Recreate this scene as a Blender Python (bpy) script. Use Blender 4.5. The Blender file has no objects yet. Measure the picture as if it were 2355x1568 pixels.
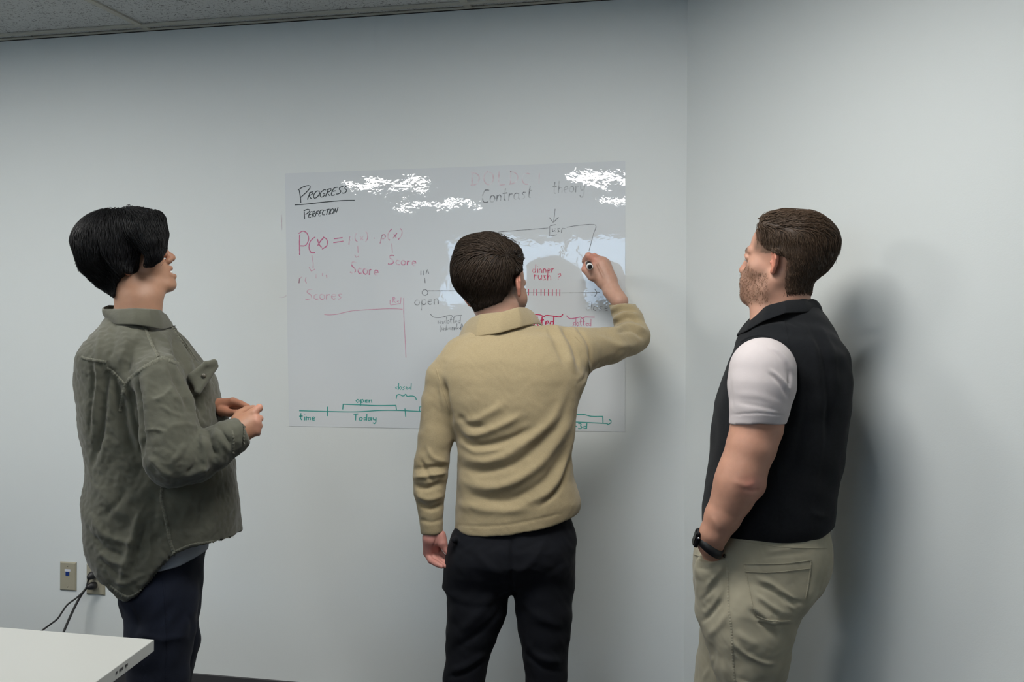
import bpy, bmesh, math, random
import numpy as np
from mathutils import Vector
from mathutils.bvhtree import BVHTree
random.seed(7); RNG = np.random.default_rng(7)
SC = bpy.context.scene
COL = SC.collection
# ------------------------------------------------------------------ camera
F = 2560.0; CX, CY = 1177.5, 784.0; HC = 1.31; ROLL = 0.006
cam_data = bpy.data.cameras.new('camera'); cam = bpy.data.objects.new('camera', cam_data); COL.objects.link(cam)
cam_data.sensor_width = 36.0; cam_data.lens = F / 2355.0 * 36.0
cam_data.clip_start = 0.05; cam_data.clip_end = 60
cam.location = (0, 0, HC); cam.rotation_euler = (math.pi/2, -ROLL, 0)
SC.camera = cam
# ------------------------------------------------------------------ world, exposure
w = bpy.data.worlds.new('sky'); SC.world = w; w.use_nodes = True
bg = w.node_tree.nodes['Background']; bg.inputs[0].default_value = (0.52, 0.74, 1.0, 1); bg.inputs[1].default_value = 4.4
SC.view_settings.view_transform = 'Standard'; SC.view_settings.look = 'None'
SC.view_settings.exposure = 0.24; SC.view_settings.gamma = 1.0; SC.view_settings.use_curve_mapping = False
SC.cycles.use_denoising = True
SC.cycles.max_bounces = 8; SC.cycles.diffuse_bounces = 5
LAMP = 20.0

# ------------------------------------------------------------------ pixels <-> points
def W(px, py, Y):
    dx, dy = px - CX, py - CY
    c, s = math.cos(ROLL), math.sin(ROLL)
    x = c*dx - s*dy; y = s*dx + c*dy
    return np.array((x/F*Y, Y, HC - y/F*Y))
def PIX(P):
    P = np.asarray(P); x = P[..., 0]/P[..., 1]*F; y = (HC-P[..., 2])/P[..., 1]*F
    c, s = math.cos(ROLL), math.sin(ROLL)
    return CX + c*x + s*y, CY - s*x + c*y
# wall frame: corner, u to the left along the board wall, v into the room
TH = math.radians(13.8); D0 = 3.617
CO = np.array(((1577-CX)/F*D0, D0, 0.0))
EU = np.array((-math.cos(TH), math.sin(TH), 0.0)); EV = np.array((-math.sin(TH), -math.cos(TH), 0.0))
def UV(u, v, z): return CO + EU*u + EV*v + np.array((0, 0, z))
def onwall(px, py, off=0.0):
    d = W(px, py, 1.0) - np.array((0, 0, HC)); o = np.array((0, 0, HC))
    t = (np.dot(CO - o, EV) + off)/np.dot(d, EV)
    return o + d*t
def onz(px, py, z):
    d = W(px, py, 1.0) - np.array((0, 0, HC))
    return np.array((0, 0, HC)) + d*((z-HC)/d[2])

# ------------------------------------------------------------------ object helpers
def link(name, me, mat=None, parent=None, smooth=False):
    o = bpy.data.objects.new(name, me); COL.objects.link(o)
    if mat is not None and not me.materials: me.materials.append(mat)
    if parent is not None: o.parent = parent
    if smooth: me.polygons.foreach_set('use_smooth', [True]*len(me.polygons)); me.update()
    return o
def pydata(name, V, Fc, mat=None, parent=None, smooth=False):
    me = bpy.data.meshes.new(name); me.from_pydata([tuple(map(float, v)) for v in V], [], Fc); me.update()
    return link(name, me, mat, parent, smooth)
def tag(o, label=None, cat=None, group=None, kind=None):
    if label: o['label'] = label
    if cat: o['category'] = cat
    if group: o['group'] = group
    if kind: o['kind'] = kind
    return o
def empty(name, loc=(0, 0, 0)):
    o = bpy.data.objects.new(name, None); COL.objects.link(o); o.empty_display_size = .1
    return o
def boxf(A, ax, ay, az, bev=0.0):
    """box mesh data from a corner and three edge vectors"""
    A, ax, ay, az = map(np.asarray, (A, ax, ay, az))
    V = [A, A+ax, A+ax+ay, A+ay, A+az, A+ax+az, A+ax+ay+az, A+ay+az]
    Fc = [(0, 3, 2, 1), (4, 5, 6, 7), (0, 1, 5, 4), (1, 2, 6, 5), (2, 3, 7, 6), (3, 0, 4, 7)]
    return V, Fc
def bx(name, A, ax, ay, az, mat, parent=None, bev=0.0, seg=2):
    V, Fc = boxf(A, ax, ay, az)
    o = pydata(name, V, Fc, mat, parent)
    bm = bmesh.new(); bm.from_mesh(o.data)
    if bev: bmesh.ops.bevel(bm, geom=bm.edges[:], offset=bev, segments=seg, affect='EDGES', profile=.5)
    bmesh.ops.recalc_face_normals(bm, faces=bm.faces[:]); bm.to_mesh(o.data); bm.free()
    return o
def prism(name, pts, dvec, mat, parent=None, bev=0.0):
    n = len(pts); pts = [np.asarray(p, float) for p in pts]
    V = pts + [p + np.asarray(dvec) for p in pts]
    Fc = [tuple(range(n))[::-1], tuple(range(n, 2*n))] + [(i, (i+1) % n, n+(i+1) % n, n+i) for i in range(n)]
    o = pydata(name, V, Fc, mat, parent)
    bm = bmesh.new(); bm.from_mesh(o.data)
    if bev: bmesh.ops.bevel(bm, geom=bm.edges[:], offset=bev, segments=2, affect='EDGES', profile=.5)
    bmesh.ops.recalc_face_normals(bm, faces=bm.faces[:]); bm.to_mesh(o.data); bm.free()
    return o
def smooth_path(P, n=6):
    P = np.asarray(P, float); out = []
    Q = np.vstack([2*P[0]-P[1], P, 2*P[-1]-P[-2]])
    for i in range(1, len(Q)-2):
        for t in np.linspace(0, 1, n, endpoint=False):
            a, b, c, d = Q[i-1], Q[i], Q[i+1], Q[i+2]
            out.append(.5*((2*b)+(-a+c)*t+(2*a-5*b+4*c-d)*t*t+(-a+3*b-3*c+d)*t**3))
    out.append(P[-1]); return np.array(out)
def tube_data(P, R, n=8, up=(0, 0, 1)):
    P = np.asarray(P, float); m = len(P); R = np.broadcast_to(np.asarray(R, float), (m,))
    T = np.gradient(P, axis=0); T /= np.linalg.norm(T, axis=1)[:, None]+1e-12
    up = np.array(up, float)
    if abs(np.dot(T[0], up)) > .95: up = np.array((1., 0, 0))
    V = []; A = np.cross(T[0], up); A /= np.linalg.norm(A)
    for i in range(m):
        A = A - T[i]*np.dot(A, T[i]); A /= np.linalg.norm(A); B = np.cross(T[i], A)
        for k in range(n):
            a = 2*math.pi*k/n; V.append(P[i]+R[i]*(math.cos(a)*A+math.sin(a)*B))
    Fc = [(i*n+k, i*n+(k+1) % n, (i+1)*n+(k+1) % n, (i+1)*n+k) for i in range(m-1) for k in range(n)]
    Fc += [tuple(range(n))[::-1], tuple((m-1)*n+k for k in range(n))]
    return V, Fc
def tube(name, P, R, mat, parent=None, n=8):
    V, Fc = tube_data(P, R, n); return pydata(name, V, Fc, mat, parent, True)

# ------------------------------------------------------------------ materials
def mat(name, col, rough=.6, spec=.5, metal=0.0, coat=0.0, sheen=0.0, emit=None, es=0):
    m = bpy.data.materials.new(name); m.use_nodes = True
    b = m.node_tree.nodes['Principled BSDF']
    b.inputs['Base Color'].default_value = (*col, 1); b.inputs['Roughness'].default_value = rough
    b.inputs['Specular IOR Level'].default_value = spec; b.inputs['Metallic'].default_value = metal
    b.inputs['Coat Weight'].default_value = coat; b.inputs['Sheen Weight'].default_value = sheen
    if emit: b.inputs['Emission Color'].default_value = (*emit, 1); b.inputs['Emission Strength'].default_value = es
    return m
def N(m, t, **kw):
    n = m.node_tree.nodes.new(t)
    for k, v in kw.items():
        if hasattr(n, k): setattr(n, k, v)
        else: n.inputs[k.replace('_', ' ')].default_value = v
    return n
def bump(m, scale=200, strength=.2, dist=.002, detail=4, stretch=None, tex='ShaderNodeTexNoise', colvar=0.0, colscale=20):
    """fine relief plus a little colour variation, in object space"""
    nt = m.node_tree; L = nt.links; b = nt.nodes['Principled BSDF']
    tc = N(m, 'ShaderNodeTexCoord'); mp = N(m, 'ShaderNodeMapping')
    if stretch: mp.inputs['Scale'].default_value = stretch
    L.new(tc.outputs['Object'], mp.inputs[0])
    t = N(m, tex); t.inputs['Scale'].default_value = scale
    if 'Detail' in t.inputs: t.inputs['Detail'].default_value = detail
    L.new(mp.outputs[0], t.inputs['Vector'])
    bp = N(m, 'ShaderNodeBump'); bp.inputs['Strength'].default_value = strength; bp.inputs['Distance'].default_value = dist
    L.new(t.outputs[0], bp.inputs['Height']); 
    old = b.inputs['Normal'].links
    if old: L.new(old[0].from_socket, bp.inputs['Normal'])
    L.new(bp.outputs[0], b.inputs['Normal'])
    if colvar:
        t2 = N(m, 'ShaderNodeTexNoise'); t2.inputs['Scale'].default_value = colscale; t2.inputs['Detail'].default_value = 5
        L.new(mp.outputs[0], t2.inputs['Vector'])
        mr = N(m, 'ShaderNodeMapRange'); mr.inputs['From Min'].default_value = .3; mr.inputs['From Max'].default_value = .7
        mr.inputs['To Min'].default_value = 1-colvar; mr.inputs['To Max'].default_value = 1+colvar
        L.new(t2.outputs[0], mr.inputs[0])
        mx = N(m, 'ShaderNodeVectorMath', operation='SCALE')
        src = b.inputs['Base Color'].links
        if src: L.new(src[0].from_socket, mx.inputs[0])
        else: mx.inputs[0].default_value = b.inputs['Base Color'].default_value[:3]
        L.new(mr.outputs[0], mx.inputs['Scale']); L.new(mx.outputs[0], b.inputs['Base Color'])
    return m
def vcol(m, name='Col'):
    a = N(m, 'ShaderNodeAttribute'); a.attribute_name = name
    m.node_tree.links.new(a.outputs['Color'], m.node_tree.nodes['Principled BSDF'].inputs['Base Color']); return m
def srgb(r, g, b):
    f = lambda c: (c/255/12.92) if c/255 <= .04045 else ((c/255+.055)/1.055)**2.4
    return (f(r), f(g), f(b))
# ------------------------------------------------------------------ the room
M_wall = bump(mat('wall_paint', srgb(214, 219, 218), .55, .35), 260, .12, .0015, 3)
M_ceil = mat('ceiling_tile', srgb(196, 198, 196), .9, .2)
def specks(m):
    nt = m.node_tree; L = nt.links; b = nt.nodes['Principled BSDF']
    tc = N(m, 'ShaderNodeTexCoord')
    wv = N(m, 'ShaderNodeTexNoise'); wv.inputs['Scale'].default_value = 60; L.new(tc.outputs['Object'], wv.inputs['Vector'])
    t = N(m, 'ShaderNodeTexNoise'); t.inputs['Scale'].default_value = 115; t.inputs['Detail'].default_value = 3; t.inputs['Distortion'].default_value = 1.2
    L.new(tc.outputs['Object'], t.inputs['Vector'])
    r = N(m, 'ShaderNodeValToRGB'); r.color_ramp.elements[0].position = .36; r.color_ramp.elements[1].position = .43
    r.color_ramp.elements[0].color = (.22, .22, .22, 1); r.color_ramp.elements[1].color = (*srgb(200, 202, 200), 1)
    L.new(t.outputs[0], r.inputs[0]); L.new(r.outputs[0], b.inputs['Base Color'])
    bp = N(m, 'ShaderNodeBump'); bp.inputs['Strength'].default_value = .6; bp.inputs['Distance'].default_value = .002
    L.new(r.outputs[0], bp.inputs['Height']); L.new(bp.outputs[0], b.inputs['Normal'])
specks(M_ceil)
M_grid = mat('grid_metal', srgb(186, 184, 172), .5)
M_gap = mat('shadow_gap', (.02, .02, .02), .9)
M_base = mat('vinyl_base', srgb(58, 58, 60), .5)
M_carpet = bump(mat('carpet', srgb(42, 47, 60), .95, .1), 400, .8, .004, 3, colvar=.25, colscale=90)
M_film = mat('whiteboard_film', srgb(212, 217, 220), .9, 0)
HCEIL = 2.44; ULEFT = 4.3; VBACK = 6.6

a45 = math.radians(13.8+45); ER = np.array((math.cos(a45), -math.sin(a45), 0.0)); NR = np.array((-math.sin(a45), -math.cos(a45), 0.0))
LR = 5.6
def structure(o, label=None): o['kind'] = 'structure'; return o
T = .12
structure(bx('wall_front', UV(0, -T, 0), EU*(ULEFT), EV*T, (0, 0, HCEIL+.12), M_wall))
structure(bx('wall_right', CO, ER*LR, -NR*T, (0, 0, HCEIL+.12), M_wall))
structure(bx('wall_left', UV(ULEFT, -T, 0), EU*T, EV*(VBACK+2*T), (0, 0, HCEIL+.12), M_wall))
# back wall: from the left wall to where the right wall meets it, with a window opening
pr = CO + ER*LR; ur = np.dot(pr-CO, EU); vr = np.dot(pr-CO, EV)
WU0, WU1, WZ0, WZ1 = WIN = (.3, 2.92, 1.64, 2.32)
U0, U1 = min(ur, -.5)-.3, ULEFT
def backpiece(u0, u1, z0, z1):
    return boxf(UV(u0, VBACK, z0), EU*(u1-u0), EV*T, (0, 0, z1-z0))
Vs, Fs = [], []
for q in ((U0, WU0, 0, HCEIL+.12), (WU1, U1, 0, HCEIL+.12), (WU0, WU1, 0, WZ0), (WU0, WU1, WZ1, HCEIL+.12)):
    v_, f_ = backpiece(*q); k = len(Vs); Vs += v_; Fs += [tuple(i+k for i in f) for f in f_]
structure(pydata('wall_back', Vs, Fs, M_wall))
# strip closing right wall to back wall when they do not meet
if vr < VBACK:
    structure(bx('wall_side', pr, EV*(VBACK-vr+.05), -EU*T*1.0, (0, 0, HCEIL+.12), M_wall))
structure(bx('floor', UV(ULEFT+T, -T, -.1), EU*(U0-ULEFT-T-1.0), EV*(VBACK+2*T), (0, 0, .1), M_carpet))
# window in the back wall
M_frame = mat('window_frame', srgb(60, 62, 64), .4)
M_glass = mat('window_glass', (1, 1, 1), .0); M_glass.node_tree.nodes['Principled BSDF'].inputs['Transmission Weight'].default_value = 1.0
M_glass.node_tree.nodes['Principled BSDF'].inputs['IOR'].default_value = 1.02
win = structure(empty('window_1'))
fr = .04
UM = 1.68
for nm, q in (('frame_rail', (WU0, WU1, WZ0, WZ0+fr)), ('frame_rail', (WU0, WU1, WZ1-fr, WZ1)), ('frame_stile', (WU0, WU0+fr, WZ0+fr, WZ1-fr)), ('frame_stile', (WU1-fr, WU1, WZ0+fr, WZ1-fr)), ('mullion', (UM-.03, UM+.03, WZ0+fr, WZ1-fr))):
    bx(nm, UV(q[0], VBACK+.02, q[2]), EU*(q[1]-q[0]), EV*.06, (0, 0, q[3]-q[2]), M_frame, win, .003)
for q in ((WU0+fr, UM-.03), (UM+.03, WU1-fr)):
    bx('pane', UV(q[0], VBACK+.045, WZ0+fr), EU*(q[1]-q[0]), EV*.006, (0, 0, WZ1-WZ0-2*fr), M_glass, win)
# ceiling: upper slab, T-bar grid, tiles, light fixtures
ceil = structure(bx('ceiling', UV(ULEFT+T, -T, HCEIL+.06), EU*(U0-ULEFT-T-1.0), EV*(VBACK+2*T), (0, 0, .08), M_gap))
def inside(u, v):   # in front of the right wall
    p = UV(u, v, 0) - CO; return np.dot(p, NR)
def clip_poly(P):
    out = []
    for i in range(len(P)):
        a, b = P[i], P[(i+1) % len(P)]; da, db = inside(*a)-.004, inside(*b)-.004
        if da >= 0: out.append(a)
        if (da >= 0) != (db >= 0):
            t = da/(da-db); out.append((a[0]+t*(b[0]-a[0]), a[1]+t*(b[1]-a[1])))
    return out
TB = .012
V0 = .062   # first long T bar, its centre, from the board wall
US = [.736+1.22*k for k in range(-5, 3)]
VSs = [V0+.61*k for k in range(0, 12)]
def slab(name, poly, z0, z1, m, par):
    poly = clip_poly(poly)
    if len(poly) < 3: return None
    return prism(name, [UV(u, v, z0) for u, v in poly], (0, 0, z1-z0), m, par)
tilemesh = None
vl = [.004] + VSs + [VBACK-.002]
ul = [U0-.9] + US + [ULEFT-.004]
FIX = set()
FARFIX = {(5, 3): (-.22, .72), (7, 3): (2.05, 3.05), (7, 7): (2.15, 2.88), (7, 9): (2.15, 2.88), (6, 7): (.736, 1.20), (6, 9): (.736, 1.20)}
fixtures = []
for j in range(len(vl)-1):
    for i in range(len(ul)-1):
        u0, u1, v0, v1 = ul[i], ul[i+1], vl[j], vl[j+1]
        if v1 > VBACK: v1 = VBACK-.002
        if v1-v0 < .03 or u1-u0 < .03: continue
        iu = i; g = .0
        if (i, j) in FIX: fixtures.append((u0, u1, v0, v1)); continue
        if (i, j) in FARFIX:
            a_, b_ = FARFIX[(i, j)]; fixtures.append((a_, b_, v0, v1))
            for q0, q1 in ((u0, a_), (b_, u1)):
                if q1-q0 > .02: slab('ceiling_tile', [(q0, v0), (q1, v0), (q1, v1), (q0, v1)], HCEIL+.006, HCEIL+.022, M_ceil, ceil)
            continue
        slab('ceiling_tile', [(u0+g, v0+g), (u1-g, v0+g), (u1-g, v1-g), (u0+g, v1-g)], HCEIL+.006, HCEIL+.022, M_ceil, ceil)
for u in US: slab('grid_bar', [(u-TB, .003), (u+TB, .003), (u+TB, VBACK-.003), (u-TB, VBACK-.003)], HCEIL, HCEIL+.0055, M_grid, ceil)
for v in VSs:
    if v < VBACK-.05: slab('grid_bar', [(U0-.9, v-TB), (ULEFT-.003, v-TB), (ULEFT-.003, v+TB), (U0-.9, v+TB)], HCEIL-.0004, HCEIL+.005, M_grid, ceil)
slab('wall_angle', [(U0-.9, .0045), (ULEFT-.003, .0045), (ULEFT-.003, .014), (U0-.9, .014)], HCEIL-.001, HCEIL+.004, M_grid, ceil)
slab('shadow_gap', [(0, .0005), (ULEFT-.003, .0005), (ULEFT-.003, .0042), (0, .0042)], HCEIL-.003, HCEIL+.004, M_gap, ceil)
# troffers
LIGHTLAB = ['lit ceiling panel above and in front of the person in the black vest', 'lit ceiling panel nearest the person in the olive overshirt', 'narrow lit ceiling panel mirrored at the upper corner of the whiteboard sheet', 'square lit ceiling panel mirrored beside the word PROGRESS on the sheet', 'narrow lit ceiling panel farthest back, mirrored as loose specks at the sheet corner', 'square lit ceiling panel farthest back, mirrored as the lower streak on the sheet']
M_diff = mat('lit_diffuser', (.9, .9, .9), .6, emit=(1.0, .985, .95), es=LAMP)
M_white = mat('fixture_enamel', srgb(230, 230, 228), .4)
for n_, (u0, u1, v0, v1) in enumerate(fixtures):
    t = empty('ceiling_light'); t.location = (0, 0, 0)
    tag(t, LIGHTLAB[n_], 'light')
    q = .025; qv = .15 if v0 > 3 else q
    for A, du, dv in (((u0+TB, v0+TB), (u1-u0-2*TB), qv), ((u0+TB, v1-TB-qv), (u1-u0-2*TB), qv), ((u0+TB, v0+TB+qv), q, v1-v0-2*TB-2*qv), ((u1-TB-q, v0+TB+qv), q, v1-v0-2*TB-2*qv)):
        bx('frame', UV(*A, HCEIL+.004), EU*du, EV*dv, (0, 0, .02), M_white, t)
    bx('diffuser', UV(u0+TB+q, v0+TB+qv, HCEIL+.008), EU*(u1-u0-2*TB-2*q), EV*(v1-v0-2*TB-2*qv), (0, 0, .01), M_diff, t)
# baseboards
structure(bx('baseboard_front', UV(0.0, 0, 0), EU*(ULEFT-.001), EV*.010, (0, 0, .10), M_base, None, .002))
structure(bx('baseboard_right', CO+ER*.004, ER*(LR-.01), NR*.010, (0, 0, .10), M_base, None, .002))
structure(bx('baseboard_left', UV(ULEFT-.010, .012, 0), EU*.010, EV*(VBACK-.03), (0, 0, .10), M_base, None, .002))

# ------------------------------------------------------------------ whiteboard film with its writing
board = empty('whiteboard_sheet')
tag(board, 'glossy white dry-erase sheet stuck on the wall, covered in handwriting', 'whiteboard')
cs = [(651, 405), (1433, 367), (1440, 990), (667, 986)]
# gently bowed sheet, finely divided so that its waviness is real
nu, nv = 260, 200
fv, ff = [], []
c = [onwall(x, y, .0006) for x, y in cs]
for j in range(nv+1):
    for i in range(nu+1):
        a, b = i/nu, j/nv
        p = (c[0]*(1-a)+c[1]*a)*(1-b)+(c[3]*(1-a)+c[2]*a)*b
        fv.append(p)
for j in range(nv):
    for i in range(nu): ff.append((j*(nu+1)+i, (j+1)*(nu+1)+i, (j+1)*(nu+1)+i+1, j*(nu+1)+i+1))
fv = np.array(fv)
PH = RNG.random((60, 2))*6.28
def wavy(uu, zz):
    h = 0
    for k in range(14):
        a = RA[k, 0]*6.28; f = 2*math.pi/(RA[k, 1]*.12+.05)
        h = h + np.sin((uu*math.cos(a)+zz*math.sin(a))*f+PH[k, 0])*.000018*(.5+RA[k, 2])
    return h
RA = RNG.random((60, 3))
uu = (fv-CO)@EU; zz = fv[:, 2]
fv = fv + EV*(.0006+wavy(uu, zz))[:, None]
m_ = M_film.node_tree; Lk = m_.links; bs = m_.nodes['Principled BSDF']
bs.inputs['Coat Weight'].default_value = 1.0; bs.inputs['Coat Roughness'].default_value = .0; bs.inputs['Coat IOR'].default_value = 1.6
tc = N(M_film, 'ShaderNodeTexCoord'); t1 = N(M_film, 'ShaderNodeTexNoise'); t1.inputs['Scale'].default_value = 40; t1.inputs['Detail'].default_value = 2.5
Lk.new(tc.outputs['Object'], t1.inputs['Vector'])
b1 = N(M_film, 'ShaderNodeBump'); b1.inputs['Strength'].default_value = 1.0; b1.inputs['Distance'].default_value = .00015
Lk.new(t1.outputs[0], b1.inputs['Height']); t2 = N(M_film, 'ShaderNodeTexNoise'); t2.inputs['Scale'].default_value = 120; t2.inputs['Detail'].default_value = 1.0; Lk.new(tc.outputs['Object'], t2.inputs['Vector'])
b2 = N(M_film, 'ShaderNodeBump'); b2.inputs['Strength'].default_value = 1.0; b2.inputs['Distance'].default_value = .000022
Lk.new(t2.outputs[0], b2.inputs['Height']); Lk.new(b1.outputs[0], b2.inputs['Normal']); Lk.new(b2.outputs[0], bs.inputs['Coat Normal'])
sh = pydata('sheet', fv, ff, M_film, board, True)

# single-stroke handwriting
def arc(cx, cy, rx, ry, a0, a1, n=8):
    return [(cx+rx*math.cos(math.radians(a)), cy+ry*math.sin(math.radians(a))) for a in np.linspace(a0, a1, n)]
GL = {
 'P': [[(.05, 0), (.12, 1)], [(.0, .92)]+[(.35, 1.0), (.62, .95), (.6, .75), (.4, .55), (.12, .42)]],
 'R': [[(.1, 0), (.15, 1)], [(.0, .9), (.4, 1), (.55, .85), (.45, .6), (.15, .5), (.6, 0)]],
 'O': [arc(.35, .5, .33, .5, 100, 460, 12)],
 'G': [arc(.4, .5, .38, .5, 60, 300, 9)+[(.62, .12), (.62, .45), (.4, .42)]],
 'E': [[(.55, 1), (.12, .95), (.05, .05), (.55, 0)], [(.1, .52), (.45, .55)]],
 'S': [[(.6, .95), (.3, 1), (.1, .78), (.3, .55), (.5, .4), (.5, .12), (.2, 0), (0, .08)]],
 'F': [[(.55, 1), (.12, .95), (.08, 0)], [(.1, .52), (.45, .55)]],
 'C': [arc(.4, .5, .36, .5, 55, 300, 9)],
 'T': [[(0, .95), (.6, 1)], [(.3, .97), (.26, 0)]],
 'I': [[(.1, 1), (.08, 0)]],
 'N': [[(.05, 0), (.1, 1), (.45, .05), (.6, 1.1)]],
 'A': [[(0, 0), (.3, 1), (.6, 0)], [(.12, .4), (.5, .4)]],
 'D': [[(.1, 0), (.1, 1)], [(.0, 1), (.45, .85), (.6, .5), (.4, .1), (0, 0)]],
 'L': [[(.1, 1), (.08, 0), (.5, 0)]],
 'a': [arc(.25, .25, .22, .25, 40, 330, 9), [(.46, .5), (.46, .1), (.55, 0)]],
 'b': [[(.08, 1), (.06, 0)], arc(.25, .25, .2, .25, 200, -160, 9)],
 'c': [arc(.25, .25, .22, .25, 50, 310, 8)],
 'd': [arc(.22, .25, .2, .25, 40, 330, 9), [(.45, 1), (.42, .0)]],
 'e': [[(.05, .25), (.42, .3)]+arc(.25, .25, .2, .25, 20, 310, 9)],
 'h': [[(.06, 1), (.05, 0)], [(.06, .3), (.2, .5), (.38, .42), (.4, 0)]],
 'i': [[(.1, .5), (.1, 0)], [(.1, .72), (.12, .76)]],
 'l': [[(.1, 1), (.08, 0)]],
 'm': [[(.05, .5), (.05, 0)], [(.05, .35), (.18, .5), (.27, .4), (.27, 0)], [(.27, .35), (.42, .5), (.5, .4), (.52, 0)]],
 'n': [[(.05, .5), (.05, 0)], [(.05, .3), (.2, .5), (.38, .42), (.4, 0)]],
 'o': [arc(.24, .25, .22, .25, 90, 450, 10)],
 'p': [[(.08, .5), (.04, -.45)], arc(.26, .25, .2, .25, 160, -200, 9)],
 'r': [[(.05, .5), (.05, 0)], [(.05, .3), (.18, .48), (.34, .45)]],
 's': [[(.4, .48), (.15, .5), (.08, .36), (.3, .2), (.32, .05), (.05, 0)]],
 't': [[(.2, .95), (.18, .1), (.32, 0)], [(.0, .55), (.42, .6)]],
 'u': [[(.05, .5), (.08, .05), (.25, 0), (.4, .2)], [(.42, .5), (.44, 0)]],
 'y': [[(.05, .5), (.1, .15), (.35, .1)], [(.42, .5), (.4, -.3), (.15, -.45), (.02, -.3)]],
 'w': [[(0, .5), (.12, 0), (.25, .4), (.38, 0), (.5, .5)]],
 'x': [[(.05, .5), (.4, 0)], [(.4, .5), (.05, 0)]],
 '(': [[(.3, 1), (.05, .6), (.05, .1), (.3, -.2)]], ')': [[(.0, 1), (.25, .7), (.25, .15), (0, -.2)]],
 '?': [[(.0, .9), (.4, 1), (.45, .8), (.1, .4)], [(.05, .12), (.08, .05)]],
 '3': [[(0, .95), (.45, .95), (.25, .6), (.5, .35), (.35, .02), (0, .05)]],
 '-': [[(0, .4), (.4, .45)]], '=': [[(0, .7), (.8, .8)], [(0, .25), (.85, .4)]], '.': [[(.1, .4), (.16, .42)]],
}
def text(s, x, y, h, sx=None, slope=0.0, gap=.18, slant=.0):
    """strokes in pixels: baseline start x,y, capital height h"""
    sx = sx or h; out = []; X = 0
    for ch in s:
        if ch == ' ': X += .45; continue
        g = GL[ch]; wdt = max(p[0] for st in g for p in st)
        for st in g:
            q = np.array([(x+(X+a+slant*b)*sx, y-b*h+slope*(X+a)*sx+random.uniform(-.03, .03)*h) for a, b in st])
            out.append(smooth_path(q, 4) if len(q) > 2 else q)
        X += wdt+gap
    return out
INKS = {}
def ink(name, col):
    if name not in INKS:
        INKS[name] = vcol(mat('ink_'+name, col, .5, .3)); INKS[name]['c'] = col
    return INKS[name]
def write(strokes, m, wpx=2.4, broken=0.0, label=None, off=.0016):
    V, Fc, CC = [], [], []; ic = np.array(m['c'][:]); fc = np.array(srgb(212, 217, 220))
    for st in strokes:
        st = np.asarray(st, float)
        if len(st) == 2: st = np.linspace(st[0], st[1], 4)
        # resample
        d = np.r_[0, np.cumsum(np.hypot(*np.diff(st, axis=0).T))]
        n = max(3, int(d[-1]/4)); s = np.linspace(0, d[-1], n); st = np.c_[np.interp(s, d, st[:, 0]), np.interp(s, d, st[:, 1])]
        t = np.gradient(st, axis=0); t /= np.linalg.norm(t, axis=1)[:, None]+1e-9; nn = np.c_[-t[:, 1], t[:, 0]]
        ph = random.uniform(0, 6); fa = [min(1, max(0, broken*(1.15+1.3*math.sin(i*.8+ph)+.9*math.sin(i*2.1+ph*2)+random.uniform(-.5, .5)))) for i in range(n)]
        for i in range(n-1):
            w0 = wpx/2*(1 if not broken else random.uniform(.85, 1.15)); k = len(V)
            for p, q in ((st[i], nn[i]), (st[i+1], nn[i+1])):
                for sg in (-1, 1):
                    r = p+q*sg*w0; V.append(onwall(r[0], r[1], off))
            V += [v-EV*.0004 for v in V[-4:]]
            cc_ = [ic*(1-f_)+fc*f_ for f_ in (fa[i], fa[i], fa[i+1], fa[i+1])]; CC += cc_+cc_
            Fc += [(k, k+1, k+3, k+2), (k+4, k+6, k+7, k+5), (k, k+4, k+5, k+1), (k+2, k+3, k+7, k+6), (k, k+2, k+6, k+4), (k+1, k+5, k+7, k+3)]
    if not V: return
    o = pydata('writing', V, Fc, m, board)
    at = o.data.color_attributes.new('Col', 'FLOAT_COLOR', 'POINT')
    at.data.foreach_set('color', np.c_[np.array(CC), np.ones(len(CC))].astype(np.float32).ravel())
    if label: o['label'] = label
    return o
K = ink('black', srgb(52, 60, 64)); KF = ink('faded_black', srgb(150, 155, 158)); KM = ink('half_black', srgb(118, 122, 126))
RD = ink('red', srgb(196, 48, 90)); RF = ink('faded_red', srgb(200, 150, 170)); RM = ink('half_red', srgb(192, 106, 140)); RV = ink('ghost_red', srgb(206, 186, 194))
TL = ink('teal', srgb(70, 158, 150))
# PROGRESS / PERFECTION, underlined
write([[(684, 443), (687, 460), (688, 472)], smooth_path([(681, 443), (692, 436), (706, 432), (709, 437), (700, 448), (687, 460)])]+text('ROGRESS', 701, 465, 17, 19, -.19, .1, .3), K, 2.1, label='word PROGRESS in black capitals')
write([smooth_path([(674, 477), (700, 475), (740, 470), (780, 466), (812, 465)])], K, 2.2, label='black underline')
write([[(696, 492), (697, 509)], smooth_path([(695, 491), (702, 487), (709, 488), (707, 493), (699, 499)])]+text('ERFECTION', 705, 506, 13, 12.0, -.16, .08, .25), K, 2.0, label='word PERFECTION in black capitals')
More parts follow.
